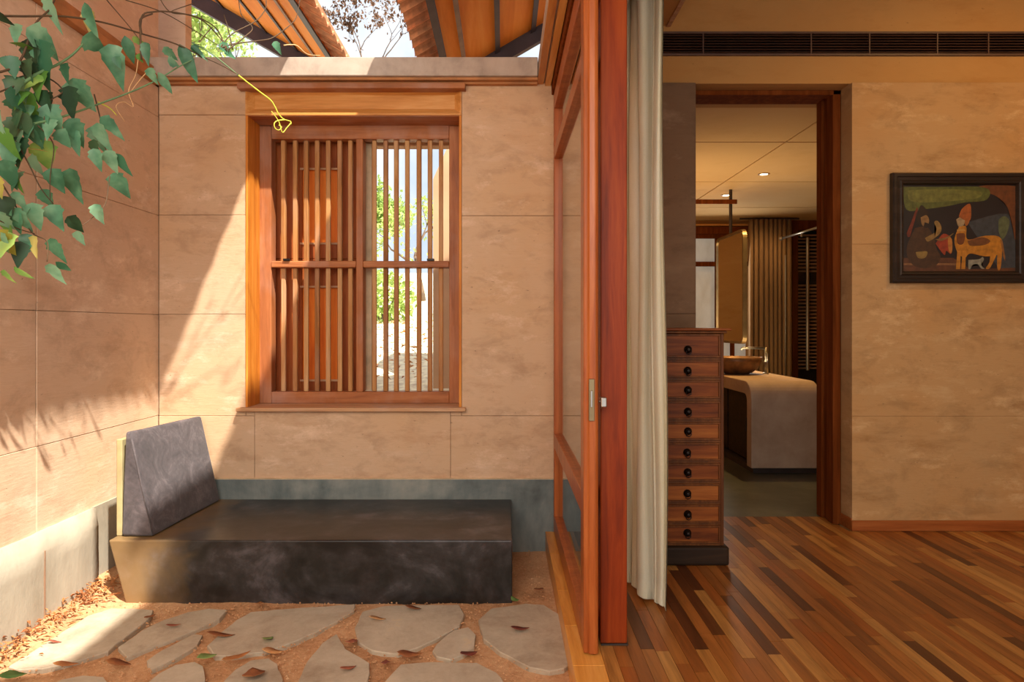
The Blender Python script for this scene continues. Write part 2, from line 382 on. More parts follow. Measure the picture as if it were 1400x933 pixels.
for a, b in ((bZ(569), bZ(295)), (bZ(295), 2.19)): panel(WX1, .62, a, b)
panel(XL, bX(348), bZ(655), bZ(569)); panel(WX0, bX(348), bZ(569), WZ0); panel(bX(348), bX(616), bZ(655), WZ0); panel(bX(616), .62, bZ(655), bZ(569)); panel(bX(616), WX1, bZ(569), WZ0)
# interior pier beside the doorway
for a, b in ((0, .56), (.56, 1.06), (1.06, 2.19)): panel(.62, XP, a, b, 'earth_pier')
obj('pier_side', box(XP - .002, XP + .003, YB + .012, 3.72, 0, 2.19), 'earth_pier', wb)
pl = obj('plinth', bevel(box(XL, .60, YB - .012, YB + .02, -.3, bZ(655)), .004, 2), 'plinth', wb)
obj('plinth_lip', box(XL, .60, YB - .014, YB + .01, bZ(655), bZ(655) + .004), 'shutter_pale', wb)
# concrete ring beam over the wall, brown course below it
tb1 = setting('trim_1', (-.75, YB, 2.19), 'weathered concrete beam along the top of the courtyard back wall', 'beam')
obj('beam', bevel(box(XL - .3, .165, YB - .08, YB + .28, 2.193, 2.283), .004), 'concrete', tb1)
obj('upper_strip', box(XL, .165, YB - .06, YB + .2, 2.181, 2.1928), 'course', tb1)
obj('lower_strip', box(XL, .165, YB - .03, YB + .2, 2.172, 2.1808), 'course', tb1)

# left wall
wl = setting('wall_left', (XL, 1.5, -.2), 'rammed earth wall on the left side of the courtyard', 'wall')
obj('wall_core', box(XL - .3, XL - .014, -1.5, YB, -.3, 3.6), 'backing', wl)
obj('wall_core', box(XL - .3, XL - .0, YB + .28, 3.68, 1.9, 3.6), 'earth_left', wl)
def lpanel(y0, y1, z0, z1, x=XL, mat='earth_left'):
    return obj('panel', bevel(box(XL - .03, x - R.uniform(0, .002), y0 + J, y1 - J, z0 + J, z1 - J), .0012, 1), mat, wl)
yj = 1.681 * FPX / (VX - 50)
ys = [-1.5, -.2, 1.1, yj - .0015, YB]
for i, (a, b) in enumerate(zip(ys, ys[1:])):
    if i == 3: a += .003
    for c, d in zip([.0, .565, 1.056, 1.54, 2.02], [.565, 1.056, 1.54, 2.02, 2.165]): lpanel(a, b, c, d)
    lpanel(a, b, 2.24, 3.6)
obj('string_course', bevel(prism([(XL - .02, 2.165), (XL + .03, 2.165), (XL + .034, 2.20), (XL + .012, 2.205), (XL + .018, 2.238), (XL - .02, 2.24)], 'Y', -1.5, YB - .036), .0015, 1), 'course', wl)
def rough_plinth():
    bm = bmesh.new(); nz_ = 14; ny = 90; y0, y1 = -1.5, 2.79
    top = .256
    def xo(y, z):
        b = XL + .028 + .0035 * noise.noise(Vector((y * 7, z * 7, 3))) + .0018 * noise.noise(Vector((y * 31, z * 31, 5)))
        return b + (.004 if z < .185 and (y < yj - .02 or yj + .09 < y < 2.72) else 0)
    g = []
    for j in range(nz_ + 1):
        z = -.3 + (top + .3) * j / nz_
        if j == nz_ - 1: z = .188
        if j == nz_ - 2: z = .182
        row = []
        for i in range(ny + 1):
            y = y0 + (y1 - y0) * i / ny; zz = z + (.006 * noise.noise(Vector((y * 9, 1, 1))) if j == nz_ else 0)
            row.append(bm.verts.new((xo(y, z) - (.012 if j == nz_ else 0), y, zz)))
        g.append(row)
    for j in range(nz_):
        for i in range(ny): bm.faces.new((g[j][i], g[j][i+1], g[j+1][i+1], g[j+1][i]))
    back = [bm.verts.new((XL - .02, y0 + (y1 - y0) * i / ny, top)) for i in range(ny + 1)]
    for i in range(ny): bm.faces.new((g[-1][i], g[-1][i+1], back[i+1], back[i]))
    e = [bm.verts.new((XL - .02, y1, -.3 + (top + .3) * j / nz_)) for j in range(nz_ + 1)]
    for j in range(nz_): bm.faces.new((g[j][-1], e[j], e[j+1], g[j+1][-1]))
    bmesh.ops.recalc_face_normals(bm, faces=bm.faces[:]); return bm
obj('rough_plinth', rough_plinth(), 'plinth_left', wl, True)
obj('base_panel', box(XL - .03, XL + .006, 2.79, YB - .014, -.3, .258), 'plinth_left', wl)
obj('expansion_joint', box(XL - .02, XL - .006, yj - .003, yj + .003, .2, 2.164), 'grille', wl)
obj('expansion_joint', box(XL - .01, XL + .0325, yj - .0015, yj + .0015, -.3, .19), 'backing', wl)

# ground of the courtyard, flagstones set in it
GZ = -.088
def ground_bm():
    bm = bmesh.new(); nx, ny = 110, 120; x0, x1, y0, y1 = XL - .02, .225, -.6, YB
    g = []
    for j in range(ny + 1):
        row = []
        for i in range(nx + 1):
            x = x0 + (x1 - x0) * i / nx; y = y0 + (y1 - y0) * j / ny
            z = GZ - .004 + .007 * noise.noise(Vector((x * 5, y * 5, 0))) + .004 * noise.noise(Vector((x * 22, y * 22, 4)))
            z += .05 * max(0, 1 - (x - XL - .02) / .16) ** 2 * max(0, min(1, (y - 2.0) / .5)) if x < XL + .2 else 0
            if y > 3.0 and x > .03: z -= .006
            row.append(bm.verts.new((x, y, z)))
        g.append(row)
    for j in range(ny):
        for i in range(nx): bm.faces.new((g[j][i], g[j][i+1], g[j+1][i+1], g[j+1][i]))
    return bm
gr = setting('ground', (-.7, 2.2, GZ), 'red earth ground of the courtyard', 'ground')
obj('earth', ground_bm(), 'dirt', gr, True)
A8 = lambda q: [(x / 3.5, 740 + y / 3.5) for x, y in q]
A6 = lambda q: [(300 + x / 2.502, 560 + y / 2.502) for x, y in q]
STONES = [
 A8([(40,600),(170,520),(300,435),(420,358),(530,322),(630,322),(735,330),(715,375),(640,430),(560,490),(520,530),(440,552),(340,582),(200,612),(90,615)]),
 A8([(565,508),(680,430),(790,375),(900,340),(1000,322),(1085,330),(1050,372),(940,425),(820,474),(700,520),(610,558)]),
 A8([(703,572),(770,525),(840,490),(930,445),(966,452),(945,500),(850,560),(728,617),(712,603)]),
 [(283,883),(303,864),(323,848),(343,837),(400,832),(450,829),(486,826),(484,835),(460,850),(432,864),(396,880),(360,892),(320,897),(294,897)],
 [(200,935),(216,922),(240,909),(266,905),(277,911),(281,926),(282,950),(205,955)],
 [(60,940),(85,929),(114,924),(141,926),(148,936),(130,955),(80,960)],
 [(302,936),(322,916),(343,903),(366,900),(379,908),(387,930),(384,955),(320,962)],
 A6([(270,930),(290,880),(350,800),(400,768),(430,820),(480,848),(512,868),(514,900),(500,950),(420,990),(300,980)]),
 A6([(464,745),(490,692),(560,672),(700,668),(820,668),(838,700),(820,742),(740,785),(680,815),(610,838),(520,825),(474,795)]),
 A6([(730,825),(760,785),(800,757),(850,745),(878,770),(870,812),(840,838),(790,857),(742,845)]),
 A6([(885,720),(930,680),(1050,665),(1110,668),(1160,700),(1185,770),(1203,860),(1180,888),(1130,896),(1060,882),(960,830),(905,785)]),
 A6([(560,935),(620,872),(700,865),(800,866),(880,867),(950,900),(975,933),(960,1010),(800,1060),(600,1020)]),
]
def stone_bm(pp, z=GZ + .011, th=.035):
    wp = [G(px, py, z) for px, py in pp]
    bm = bmesh.new(); pts = []
    n = len(wp)
    for i in range(n):
        a, b = wp[i], wp[(i+1) % n]; k = max(1, int((b - a).length / .03))
        for j in range(k):
            q = a.lerp(b, j / k); q.x += .004 * noise.noise(q * 25); q.y += .004 * noise.noise(q * 25 + Vector((9, 9, 9))); pts.append(q)
    c = sum(pts, Vector()) / len(pts)
    def ring(s, dz): return [bm.verts.new((c.x + (p.x - c.x) * s, c.y + (p.y - c.y) * s, z + dz + (.0015 * noise.noise(p * 12) if dz >= -.004 else 0))) for p in pts]
    r0 = ring(1.0, -th); r1 = ring(1.0, -.003); r2 = ring(.985, 0); r3 = ring(.6, .001)
    for a, b in ((r0, r1), (r1, r2), (r2, r3)):
        for i in range(len(pts)): bm.faces.new((a[i], a[(i+1) % len(pts)], b[(i+1) % len(pts)], b[i]))
    f = bm.faces.new(r3); bmesh.ops.triangulate(bm, faces=[f]); bmesh.ops.recalc_face_normals(bm, faces=bm.faces[:]); return bm
for s in STONES: obj('flagstone', stone_bm(s), 'stone', gr)
for cx, cy, r in ((-1.15, 1.72, .2), (-.62, 1.66, .24), (-.1, 1.72, .17), (-.9, 1.2, .26), (-.3, 1.2, .24)):
    pp = []
    for k in range(9):
        a = 2*PI*k/9; rr = r * R.uniform(.8, 1.1); x = cx + rr * math.cos(a); y = cy + rr * .8 * math.sin(a)
        pp.append((VX + x * FPX / y, VY + (H - GZ - .006) * FPX / y))
    obj('flagstone', stone_bm(pp), 'stone', gr)

# ------------------------------------------------------------------ barred window
w1 = setting('window_1', (bX(484), YB + .1, WZ0), 'teak framed window with vertical wooden bars in the courtyard back wall', 'window')
YW = 3.488; SF = YW / FPX
def fX(px): return (px - VX) * SF
def fZ(py): return H - (py - VY) * SF
zt = bZ(158)                     # underside of the lintel box
obj('reveal', bevel(box(WX0, WX0 + .012, YB - .004, 3.72, WZ0, zt), .002), 'wood_reveal', w1)
obj('reveal', bevel(box(WX1 - .012, WX1, YB - .004, 3.72, WZ0, zt), .002), 'wood_reveal', w1)
obj('soffit_board', box(WX0 + .012, WX1 - .012, YB + .004, YW, zt - .003, zt + .012), 'wood_frame_x', w1)
# lintel box with a recessed panel
lx0, lx1, lz0, lz1 = WX0, WX1, zt, bZ(119)
ix0, ix1, iz0, iz1 = bX(346), bX(621), bZ(147), bZ(128)
def lintel():
    bm = bmesh.new(); y0 = YB - .006
    o_ = [(lx0, lz0), (lx1, lz0), (lx1, lz1), (lx0, lz1)]
    i1 = [(ix0 - .03, iz0 - .03), (ix1 + .03, iz0 - .03), (ix1 + .03, iz1 + .02), (ix0 - .03, iz1 + .02)]
    i2 = [(ix0, iz0), (ix1, iz0), (ix1, iz1), (ix0, iz1)]
    rings = [[bm.verts.new((x, y, z)) for x, z in r] for r, y in ((o_, YB + .1), (o_, y0), (i1, y0), (i2, y0 + .03))]
    for a, b in zip(rings, rings[1:]):
        for k in range(4): bm.faces.new((a[k], a[(k+1) % 4], b[(k+1) % 4], b[k]))
    bm.faces.new(rings[-1]); bmesh.ops.recalc_face_normals(bm, faces=bm.faces[:]); return bm
obj('lintel', lintel(), 'wood_lintel', w1)
obj('cornice', bevel(box(bX(329), bX(637), YB - .05, YB + .05, 2.144, 2.1715), .004), 'wood_frame_x', w1)
obj('sill', bevel(box(bX(326), bX(637), YB - .035, YW, bZ(562), bZ(557)), .003), 'wood_sill', w1)
YB2 = YW + .07                   # back of the frame
fr = [(fX(352), fX(371), fZ(552), fZ(172)), (fX(614), fX(630.5), fZ(552), fZ(172))]
for a in fr: obj('stile', bevel(box(a[0], a[1], YW, YB2, a[2], a[3]), .004), 'wood_frame', w1)
obj('head_rail', bevel(box(fX(371), fX(614), YW, YB2, fZ(190), fZ(170)), .004), 'wood_frame_x', w1)
obj('bottom_rail', bevel(box(fX(371), fX(614), YW, YB2, fZ(552), fZ(536)), .004), 'wood_frame_x', w1)
obj('center_post', bevel(box(fX(487), fX(496.5), YW - .004, YB2, fZ(536), fZ(190)), .004), 'wood_frame', w1)
obj('transom', bevel(box(fX(371), fX(487), YW - .006, YB2, fZ(366), fZ(357)), .005), 'wood_frame_x', w1)
obj('transom', bevel(box(fX(496.5), fX(614), YW - .006, YB2, fZ(366), fZ(357)), .005), 'wood_frame_x', w1)
def bar_bm():
    h = 1.0; s = .0115
    return bevel(box(-s, s, -s, s, 0, h), .003, 1)
bz = [(fZ(536), fZ(366)), (fZ(357), fZ(190))]
YM = YW + .036; SM = YM / FPX
proto = None
for px in [388,404,419,434,449,465,479.5] + [512,527.6,542,557,573,588,603]:
    for a, b in bz:
        x = (px - VX) * SM
        if proto is None: 
            proto = obj('bar', bar_bm(), 'wood_bar', w1, False, Vector((0, 0, 0))); o = proto
        else: o = proto.copy(); COL.objects.link(o)
        o.parent = w1; o.location = Vector((x, YM, a)) - W(w1); o.scale = (1, 1, b - a)
        o.rotation_euler.z = R.uniform(-.12, .12)
# shutters closed behind the left half (frame with an amber panel, one above the other)
YS = 3.60; SS = YS / FPX
def sX(px): return (px - VX) * SS
def sZ(py): return H - (py - VY) * SS
def shutter(z0, z1, p0, p1):
    x0, x1 = sX(373), sX(489)
    a, b, c, d = sX(413), sX(461), p0, p1
    s = obj('shutter', bevel(box((x0, a, YS, YS + .035, z0, z1), (b, x1, YS, YS + .035, z0, z1), (a, b, YS, YS + .035, z0, c), (a, b, YS, YS + .035, d, z1)), .003, 1), 'shutter', w1)
    obj('panel', box(a, b, YS + .016, YS + .026, c, d), 'shutter_panel', s)
    for z in (c, d): obj('moulding', box(a - .01, b + .01, YS - .006, YS + .004, z - .006, z + .004), 'wood_sill', s)
shutter(sZ(354), sZ(186), sZ(333), sZ(231)); shutter(sZ(540), sZ(354.3), sZ(520), sZ(392))
obj('shutter_edge', box(sX(498), sX(508), YS, YS + .05, sZ(534), sZ(196)), 'shutter_pale', w1)
obj('outer_lintel', box(WX0, WX1, 3.645, 3.72, 1.964, 2.15), 'outdoor_wall', w1)
obj('catch', bevel(box(fX(388), fX(397), YW - .014, YW, fZ(357), fZ(354)), .001, 1), 'knob', w1)
obj('catch', bevel(box(fX(584), fX(594), YW - .014, YW, fZ(357), fZ(354)), .001, 1), 'knob', w1)

# ------------------------------------------------------------------ the two tiled roofs over the courtyard with an open slot between
Y0R = 4.42; YN = .85; SLP = .58
def roof(name, xe, ze, sgn, label, YN, Y0R, battens, gable=True):
    r = setting(name, (xe, 2.5, ze), label, 'roof')
    L = 4.0
    def zz(d): return ze + SLP * d
    # soffit board starts behind the tile fringe
    def strip(nm, d0, d1, dz0, dz1, y0, y1, mat):
        pts = [(xe + sgn * d0, zz(d0) + dz0), (xe + sgn * d1, zz(d1) + dz0), (xe + sgn * d1, zz(d1) + dz1), (xe + sgn * d0, zz(d0) + dz1)]
        return obj(nm, prism(pts, 'Y', y0, y1), mat, r)
    strip('soffit', .125, L, -.005, .012, YN, Y0R, 'soffit')
    strip('roof_covering', .06, L, .075, .12, YN, Y0R, 'tile')
    for d, wd, mat in battens: strip('batten', d, d + wd, -.03 if sgn > 0 else -.018, -.004, YN, Y0R, mat)
    if gable: strip('gable_rafter', .10, L, -.11, .03, Y0R, Y0R + .05, 'rafter')
    # clay tiles at the eave, each one a part
    tm = None
    def tile_bm():
        bm = bmesh.new(); n = 5; wd = .115; ln = .17; rings = []
        for e in (0, 1):
            for dz in (0, .012):
                rings.append([bm.verts.new((sgn * e * ln, (k / n - .5) * wd, e * ln * SLP + dz + .028 * math.sin(PI * k / n))) for k in range(n + 1)])
        for q in ((0, 2), (1, 3), (0, 1), (2, 3)):
            for k in range(n): bm.faces.new((rings[q[0]][k], rings[q[0]][k+1], rings[q[1]][k+1], rings[q[1]][k]))
        bmesh.ops.recalc_face_normals(bm, faces=bm.faces[:]); return bm
    y = YN + .05
    while y < Y0R + .03:
        for c in range(2):
            loc = Vector((xe + sgn * .10 * c, y + R.uniform(-.004, .004), zz(.10 * c) + .018 * c + R.uniform(-.003, .003)))
            if tm is None: tm = obj('tile', tile_bm(), 'tile', r, False, Vector((0, 0, 0))); o = tm
            else: o = tm.copy(); COL.objects.link(o)
            o.parent = r; o.location = loc - W(r)
        y += .105
    return r
BR = [(.125, .035, 'rafter'), (.245, .022, 'rafter_pale'), (.45, .03, 'rafter'), (.68, .03, 'rafter'), (1.1, .03, 'rafter')]
roof('roof', -.50, 2.53, 1, 'tiled roof with orange soffit and dark battens right of the sky gap', 1.45, 4.42, BR)
roof('roof', -.345, 2.53, 1, 'nearer tiled roof over the courtyard on the right, above the picture', .60, 1.44, BR, False)
roof('roof', -.91, 2.55, -1, 'tiled roof with orange soffit and purple grey rafter left of the sky gap', .60, 4.42, [(.12, .045, 'rafter'), (.27, .02, 'rafter_pale'), (.42, .02, 'rafter'), (.62, .02, 'rafter'), (.9, .02, 'rafter')])
tag(obj('roof_near', prism([(-2.6, 3.5), (-.90, 2.58), (-.90, 2.66), (-2.6, 3.6)], 'Y', -1.2, .60), 'tile'), 'roof covering nearer than the courtyard slot on the left, above the picture', 'roof', None, 'structure')
tag(obj('roof_near', prism([(-.9, 2.60), (3.4, 4.7), (3.4, 4.8), (-.9, 2.68)], 'Y', -1.2, .59), 'tile'), 'roof covering nearer than the courtyard slot on the right, above the picture', 'roof', None, 'structure')

# ------------------------------------------------------------------ glazed door between courtyard and room
trb = setting('trim_2', (.25, 1.2, 2.19), 'beam and wooden head running above the glazed door towards the viewer', 'beam')
obj('beam', bevel(box(.168, .46, -1.5, YB + .28, 2.193, 2.283), .003), 'concrete', trb)
obj('soffit_strip', box(.166, .196, -1.5, YB + .2, 2.180, 2.1925), 'sill_board', trb)
obj('soffit_strip', box(.204, .232, -1.5, YB + .2, 2.172, 2.1925), 'sill_board', trb)
obj('head_track', bevel(box(.236, .30, -1.5, YB + .2, 2.128, 2.1925), .004), 'jamb_wood', trb)
obj('head_track', bevel(box(.318, .40, -1.5, YB - .002, 2.152, 2.1925), .004), 'jamb_wood', trb)
obj('upper_wall', box(.36, .46, -1.5, YB + .3, 2.2835, 3.0), 'plaster', trb)
DX0, DX1, DY0, DY1 = .244, .288, 2.072, YB - .02
d1 = setting('door_1', (.266, 2.7, .004), 'glazed wooden door leaf standing between the courtyard and the room', 'door')
zs_b, zs_t = .006, 2.12
def gl_rail(z0, z1, nm): return obj(nm, bevel(box(DX0, DX1, DY0 + .075, DY1 - .05, z0, z1), .003), 'door_wood', d1)
st = obj('stile', bevel(prism([(DX0, DY0), (DX0 + .012, DY0), (DX0 + .016, DY0 - .006), (DX0 + .034, DY0 - .010), (DX1, DY0 - .004), (DX1, DY0 + .075), (DX0, DY0 + .075)], 'Z', zs_b, zs_t), .002, 1), 'door_wood', d1)
obj('stile', bevel(box(DX0, DX1, DY1 - .05, DY1, zs_b, zs_t), .003), 'door_wood', d1)
gl_rail(.006, .09, 'rail'); gl_rail(.415, .485, 'rail'); gl_rail(1.80, 1.855, 'rail'); gl_rail(2.04, 2.12, 'rail')
for a, b in ((.09, .415), (.485, 1.80), (1.855, 2.04)):
    obj('pane', box(.264, .268, DY0 + .075, DY1 - .05, a, b), 'glass', d1)
obj('face_plate', bevel(box(.2585, .2755, DY0 - .014, DY0 - .004, .713, .84), .001, 1), 'aged_steel', d1)
obj('face_plate_bar', bevel(box(.263, .269, DY0 - .018, DY0 - .012, .755, .805), .001, 1), 'steel', d1)
hn = obj('handle', tb([(.288, DY0 + .03, .765), (.300, DY0 + .028, .768), (.302, DY0 + .026, .745)], .004, 8), 'steel', d1, True)
obj('thumb_turn', bevel(box(.298, .316, DY0 + .006, DY0 + .036, .752, .782), .003), 'steel', d1)
# second leaf folded behind, seen as a broad red brown post
d2 = setting('door_2', (.345, 2.2, .004), 'red brown leaf edge standing right of the glazed door', 'door')
obj('post', bevel(box(.304, .388, 2.135, 2.26, .006, 2.15), .004), 'post_wood', d2)
obj('base_shoe', box(.306, .390, 2.132, 2.262, .001, .006), 'black', d2)
# threshold boards
fl = setting('floor', (1.6, 2.4, 0), 'wooden strip floor of the room', 'floor')
y = YB - .012; k = 0
while y > .9:
    ln = [.32, .42, .30, .27, .33, .4, .5, .5][k % 8]; y1 = y; y0 = y - ln
    obj('threshold_board', bevel(box(.205, .300, y0 + .0012, y1, -.11, 0), .0015, 1), 'sill_board', fl)
    y = y0; k += 1
# floor strips: each a part where the photo shows it
unit = None
def plank_obj(x0, x1, y0, y1):
    global unit
    if unit is None:
        unit = obj('plank', bevel(box(-.5, .5, -.5, .5, -.012, 0), .0, 1) if False else box(-.5, .5, -.5, .5, -.012, 0), 'plank', fl, False, Vector((0, 0, 0))); o = unit
    else: o = unit.copy(); COL.objects.link(o)
    o.parent = fl; o.location = Vector(((x0+x1)/2, (y0+y1)/2, R.uniform(-.0004, .0003))) - W(fl); o.scale = (x1 - x0 - .0012, y1 - y0 - .0012, 1)
rest = bmesh.new(); tones = []
PW = .042; n_pl = 0
x = .300; col = 0
while x < 3.2:
    y = 3.58 if .94 < x + PW/2 < 1.70 else (YB if x + PW/2 < XP or x + PW/2 > 1.70 else 3.58)
    ylim = y; first = R.uniform(.12, .5)
    while y > -1.4:
        ln = first if y == ylim else R.uniform(.30, .62); y0 = max(y - ln, -1.4)
        # is any of it in view?
        ya = max(y, 1.9); inview = y > 1.9 and (x - 0) * FPX / ya + VX < 1400
        if inview and n_pl < 300: plank_obj(x, x + PW, y0, y); n_pl += 1
        else: bx(rest, x, x + PW - .0012, y0 + .0012, y, -.012, 0); tones.append(R.random())
        y = y0
    x += PW; col += 1
me_rest = obj('far_planks', rest, 'plank', fl)
ca = me_rest.data.attributes.new('tone', 'FLOAT', 'FACE')
ca.data.foreach_set('value', [t for t in tones for _ in range(6)])
me_rest['kind'] = 'stuff'
obj('subfloor', box(.300, 3.4, -1.5, 3.58, -.12, -.0125), 'backing', fl)

# ------------------------------------------------------------------ the room: right part of the back wall, plaster, grille, ceiling, right wall
wr = setting('wall_front', (2.2, YB, 0), 'rammed earth wall of the room with ochre plaster above', 'wall')
XD = bX(1165)
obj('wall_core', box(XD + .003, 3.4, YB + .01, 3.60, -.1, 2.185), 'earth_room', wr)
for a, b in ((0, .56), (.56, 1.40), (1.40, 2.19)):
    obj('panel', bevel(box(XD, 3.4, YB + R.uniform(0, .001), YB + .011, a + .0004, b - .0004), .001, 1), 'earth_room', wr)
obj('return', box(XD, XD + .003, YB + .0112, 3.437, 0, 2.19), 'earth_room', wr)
obj('upper_plaster', box((.36, 3.4, YB + .02, 3.72, 2.1905, 2.325), (.36, 3.4, YB + .02, 3.72, 2.442, 2.80), (.36, 3.4, YB + .12, 3.72, 2.325, 2.442)), 'plaster', wr)
tm3 = setting('trim_3', (1.6, YB + .02, 2.325), 'long dark air grille with thin louvres above the doorway', 'grille')
obj('grille_back', box(.46, 3.4, YB + .10, YB + .115, 2.327, 2.44), 'grille_void', tm3)
obj('grille_frame', box((.46, 3.4, YB + .008, YB + .03, 2.325, 2.335), (.46, 3.4, YB + .008, YB + .03, 2.432, 2.442)), 'grille', tm3)
for k in range(7):
    z = 2.3405 + k * .0135
    obj('louvre', prism([(YB + .010, z), (YB + .012, z + .0035), (YB + .045, z + .010), (YB + .045, z + .0065)], 'X', .46, 3.4), 'grille', tm3)
for px in (962, 1110, 1190, 1283, 1353):
    obj('mullion', box(bX(px) - .003, bX(px) + .003, YB + .006, YB + .012, 2.335, 2.432), 'grille', tm3)
tb4 = setting('trim_4', (.6, 2.0, 2.45), 'boxed pelmet with pale edge above the curtain', 'pelmet')
obj('pelmet', box(.36, .80, -1.5, YB + .018, 2.475, 2.54), 'plaster', tb4)
obj('edge_strip', box(.80, .82, -1.5, YB + .018, 2.468, 2.54), 'wood_sill', tb4)
obj('curtain_track', box(.49, .53, 1.8, YB, 2.455, 2.475), 'black', tb4)
tag(obj('ceiling', box(.36, 3.4, -1.5, YB + .3, 2.80, 2.86), 'plaster'), 'ochre ceiling of the room', 'ceiling', None, 'structure')
tag(obj('wall_right', box(3.4, 3.5, -1.5, 3.8, -.1, 2.86), 'earth_room'), 'rammed earth wall at the right of the room', 'wall', None, 'structure')
bb = setting('baseboard_right', (2.4, YB, 0), 'low brown wooden skirting along the painting wall', 'baseboard')
obj('board', bevel(box(XD - .006, 3.4, YB - .012, YB, .001, .052), .002, 1), 'baseboard', bb)
obj('return_board', bevel(box(XD - .006, XD, YB, 3.437, .001, .06), .001, 1), 'baseboard', bb)

# doorway to the bathroom
d3 = setting('door_3', (1.3, 3.5, 0), 'dark wooden door frame of the bathroom doorway', 'door frame')
JX = 1.661
obj('jamb', bevel(box(JX, XD - .001, 3.437, 3.50, .001, 2.19), .003), 'jamb_wood', d3)
obj('jamb_stop', bevel(box(JX + .012, XD - .001, 3.50, 3.56, .001, 2.19), .003), 'jamb_wood', d3)
obj('jamb_inner', bevel(box(JX, XD + .02, 3.56, 3.62, .001, 2.19), .003), 'jamb_wood', d3)
obj('jamb_left', bevel(box(XP + .004, XP + .03, 3.437, 3.62, .001, 2.19), .003), 'jamb_wood', d3)
obj('head', bevel(box(XP + .004, XD - .001, 3.437, 3.50, 2.165, 2.1895), .003), 'jamb_wood', d3)
obj('head_inner', bevel(box(XP + .03, JX, 3.50, 3.62, 2.176, 2.1895), .003), 'jamb_wood', d3)

# ------------------------------------------------------------------ bathroom
BY = 7.75; BC = 2.20
tag(obj('floor', box(-.2, 4.6, 3.5801, BY + .2, -.12, -.002), 'bath_floor'), 'dark grey green oxide floor of the bathroom', 'floor', None, 'structure')
bc = setting('ceiling', (2.2, 5.5, BC), 'honey coloured slab ceiling of the bathroom', 'ceiling')
obj('slab', box(.9, 4.6, 3.72, BY + .1, BC + .008, BC + .06), 'backing', bc)
yy = [3.722, 4.452, 5.683, 6.904, BY + .1]; xx = [.9, 2.366, 4.6]
JXC = (1115 - VX) / (VY - 168) * (BC - H)
xx = [.9, JXC, 4.6]
for a, b in zip(yy, yy[1:]):
    for c, d in zip(xx, xx[1:]): obj('ceiling_panel', bevel(box(c + .006, d - .006, a + .009, b - .009, BC, BC + .01), .002, 1), 'bath_ceiling', bc)
def bb_(px): return (px - VX) * BY / FPX
def bbz(py): return H - (py - VY) * BY / FPX
wf = setting('wall_bath', (3, BY, 0), 'far wall of the bathroom behind the drape', 'wall')
obj('wall_core', box((.9, 1.9, BY, BY + .2, -.1, BC), (1.9, 2.78, BY, BY + .2, -.1, .50), (1.9, 2.78, BY, BY + .2, 2.04, BC), (2.78, 3.32, BY, BY + .2, -.1, BC), (3.32, 4.6, BY + .15, BY + .2, -.1, BC)), 'plaster', wf)
obj('side_wall', box(4.5, 4.6, 3.6, BY + .2, -.1, BC + .1), 'plaster', wf)
obj('side_wall', box(3.4, 4.6, 3.6, 3.72, -.1, BC + .1), 'plaster', wf)
obj('side_wall', box(.8, .9, 3.72, BY, -.1, BC), 'plaster', wf)
w2 = setting('window_2', (2.4, BY, .5), 'frosted daylight window of the bathroom with wooden frame', 'window')
obj('pane', box(1.9, 2.78, BY + .08, BY + .09, .52, 2.02), 'frosted', w2)
for a in ((1.9, 2.78, 2.0, 2.04), (1.9, 2.78, bbz(364), bbz(358)), (1.9, 2.78, .50, .54)): obj('rail', box(a[0], a[1], BY - .01, BY + .06, a[2], a[3]), 'jamb_wood', w2)
for px in (981, 1002): obj('mullion', box(bb_(px) - .015, bb_(px) + .015, BY - .012, BY + .06, .54, 2.0), 'jamb_wood', w2)
obj('head_board', box(1.8, 2.8, BY - .06, BY - .011, 2.04, 2.12), 'jamb_wood', w2)
obj('head_ledge', box(1.8, 2.8, BY - .075, BY - .011, 2.13, 2.15), 'wood_lintel', w2)
def folds(x0, x1, y, z0, z1, amp, n, horiz=True, thick=.006, seed=1, flare=.0):
    bm = bmesh.new(); N = n * 12; rows = []
    rr = random.Random(seed); ph = [rr.uniform(-.5, .5) for _ in range(n + 2)]
    Z = 16
    for j in range(Z + 1):
        t = j / Z; z = z0 + (z1 - z0) * t; row = []
        for i in range(N + 1):
            s = i / N; a = amp * (1 + .35 * math.sin(5.1 * s + 2 * ph[int(s * n)]* 0)) * (1 - .35 * t)
            q = 2*PI*n*s + .5 * math.sin(3 * s * PI) + .25 * math.sin(2.2 * t + s * 9)
            u = x0 + (x1 - x0) * s + (1 - t) * flare * (s - .5) + .25 * a * math.sin(2 * q); v = y + a * math.cos(q)
            dz = (1 - t) * .0
            row.append(bm.verts.new((u, v, z + dz) if horiz else (v, u, z + dz)))
        rows.append(row)
    for j in range(Z):
        for i in range(N): bm.faces.new((rows[j][i], rows[j][i+1], rows[j+1][i+1], rows[j+1][i]))
    bmesh.ops.recalc_face_normals(bm, faces=bm.faces[:])
    bmesh.ops.solidify(bm, geom=bm.faces[:], thickness=thick)
    return bm
dr = thing('drape', (2.96, 7.5, 0), 'brown floor length drape hanging at the far end of the bathroom', 'curtain')
obj('cloth', folds(2.70, 3.17, 7.5, .01, 2.17, .035, 9, seed=3), 'bath_curtain', dr, True)
obj('rail', tb([(2.6, 7.5, 2.18), (3.25, 7.5, 2.18)], .01, 8), 'black', dr)
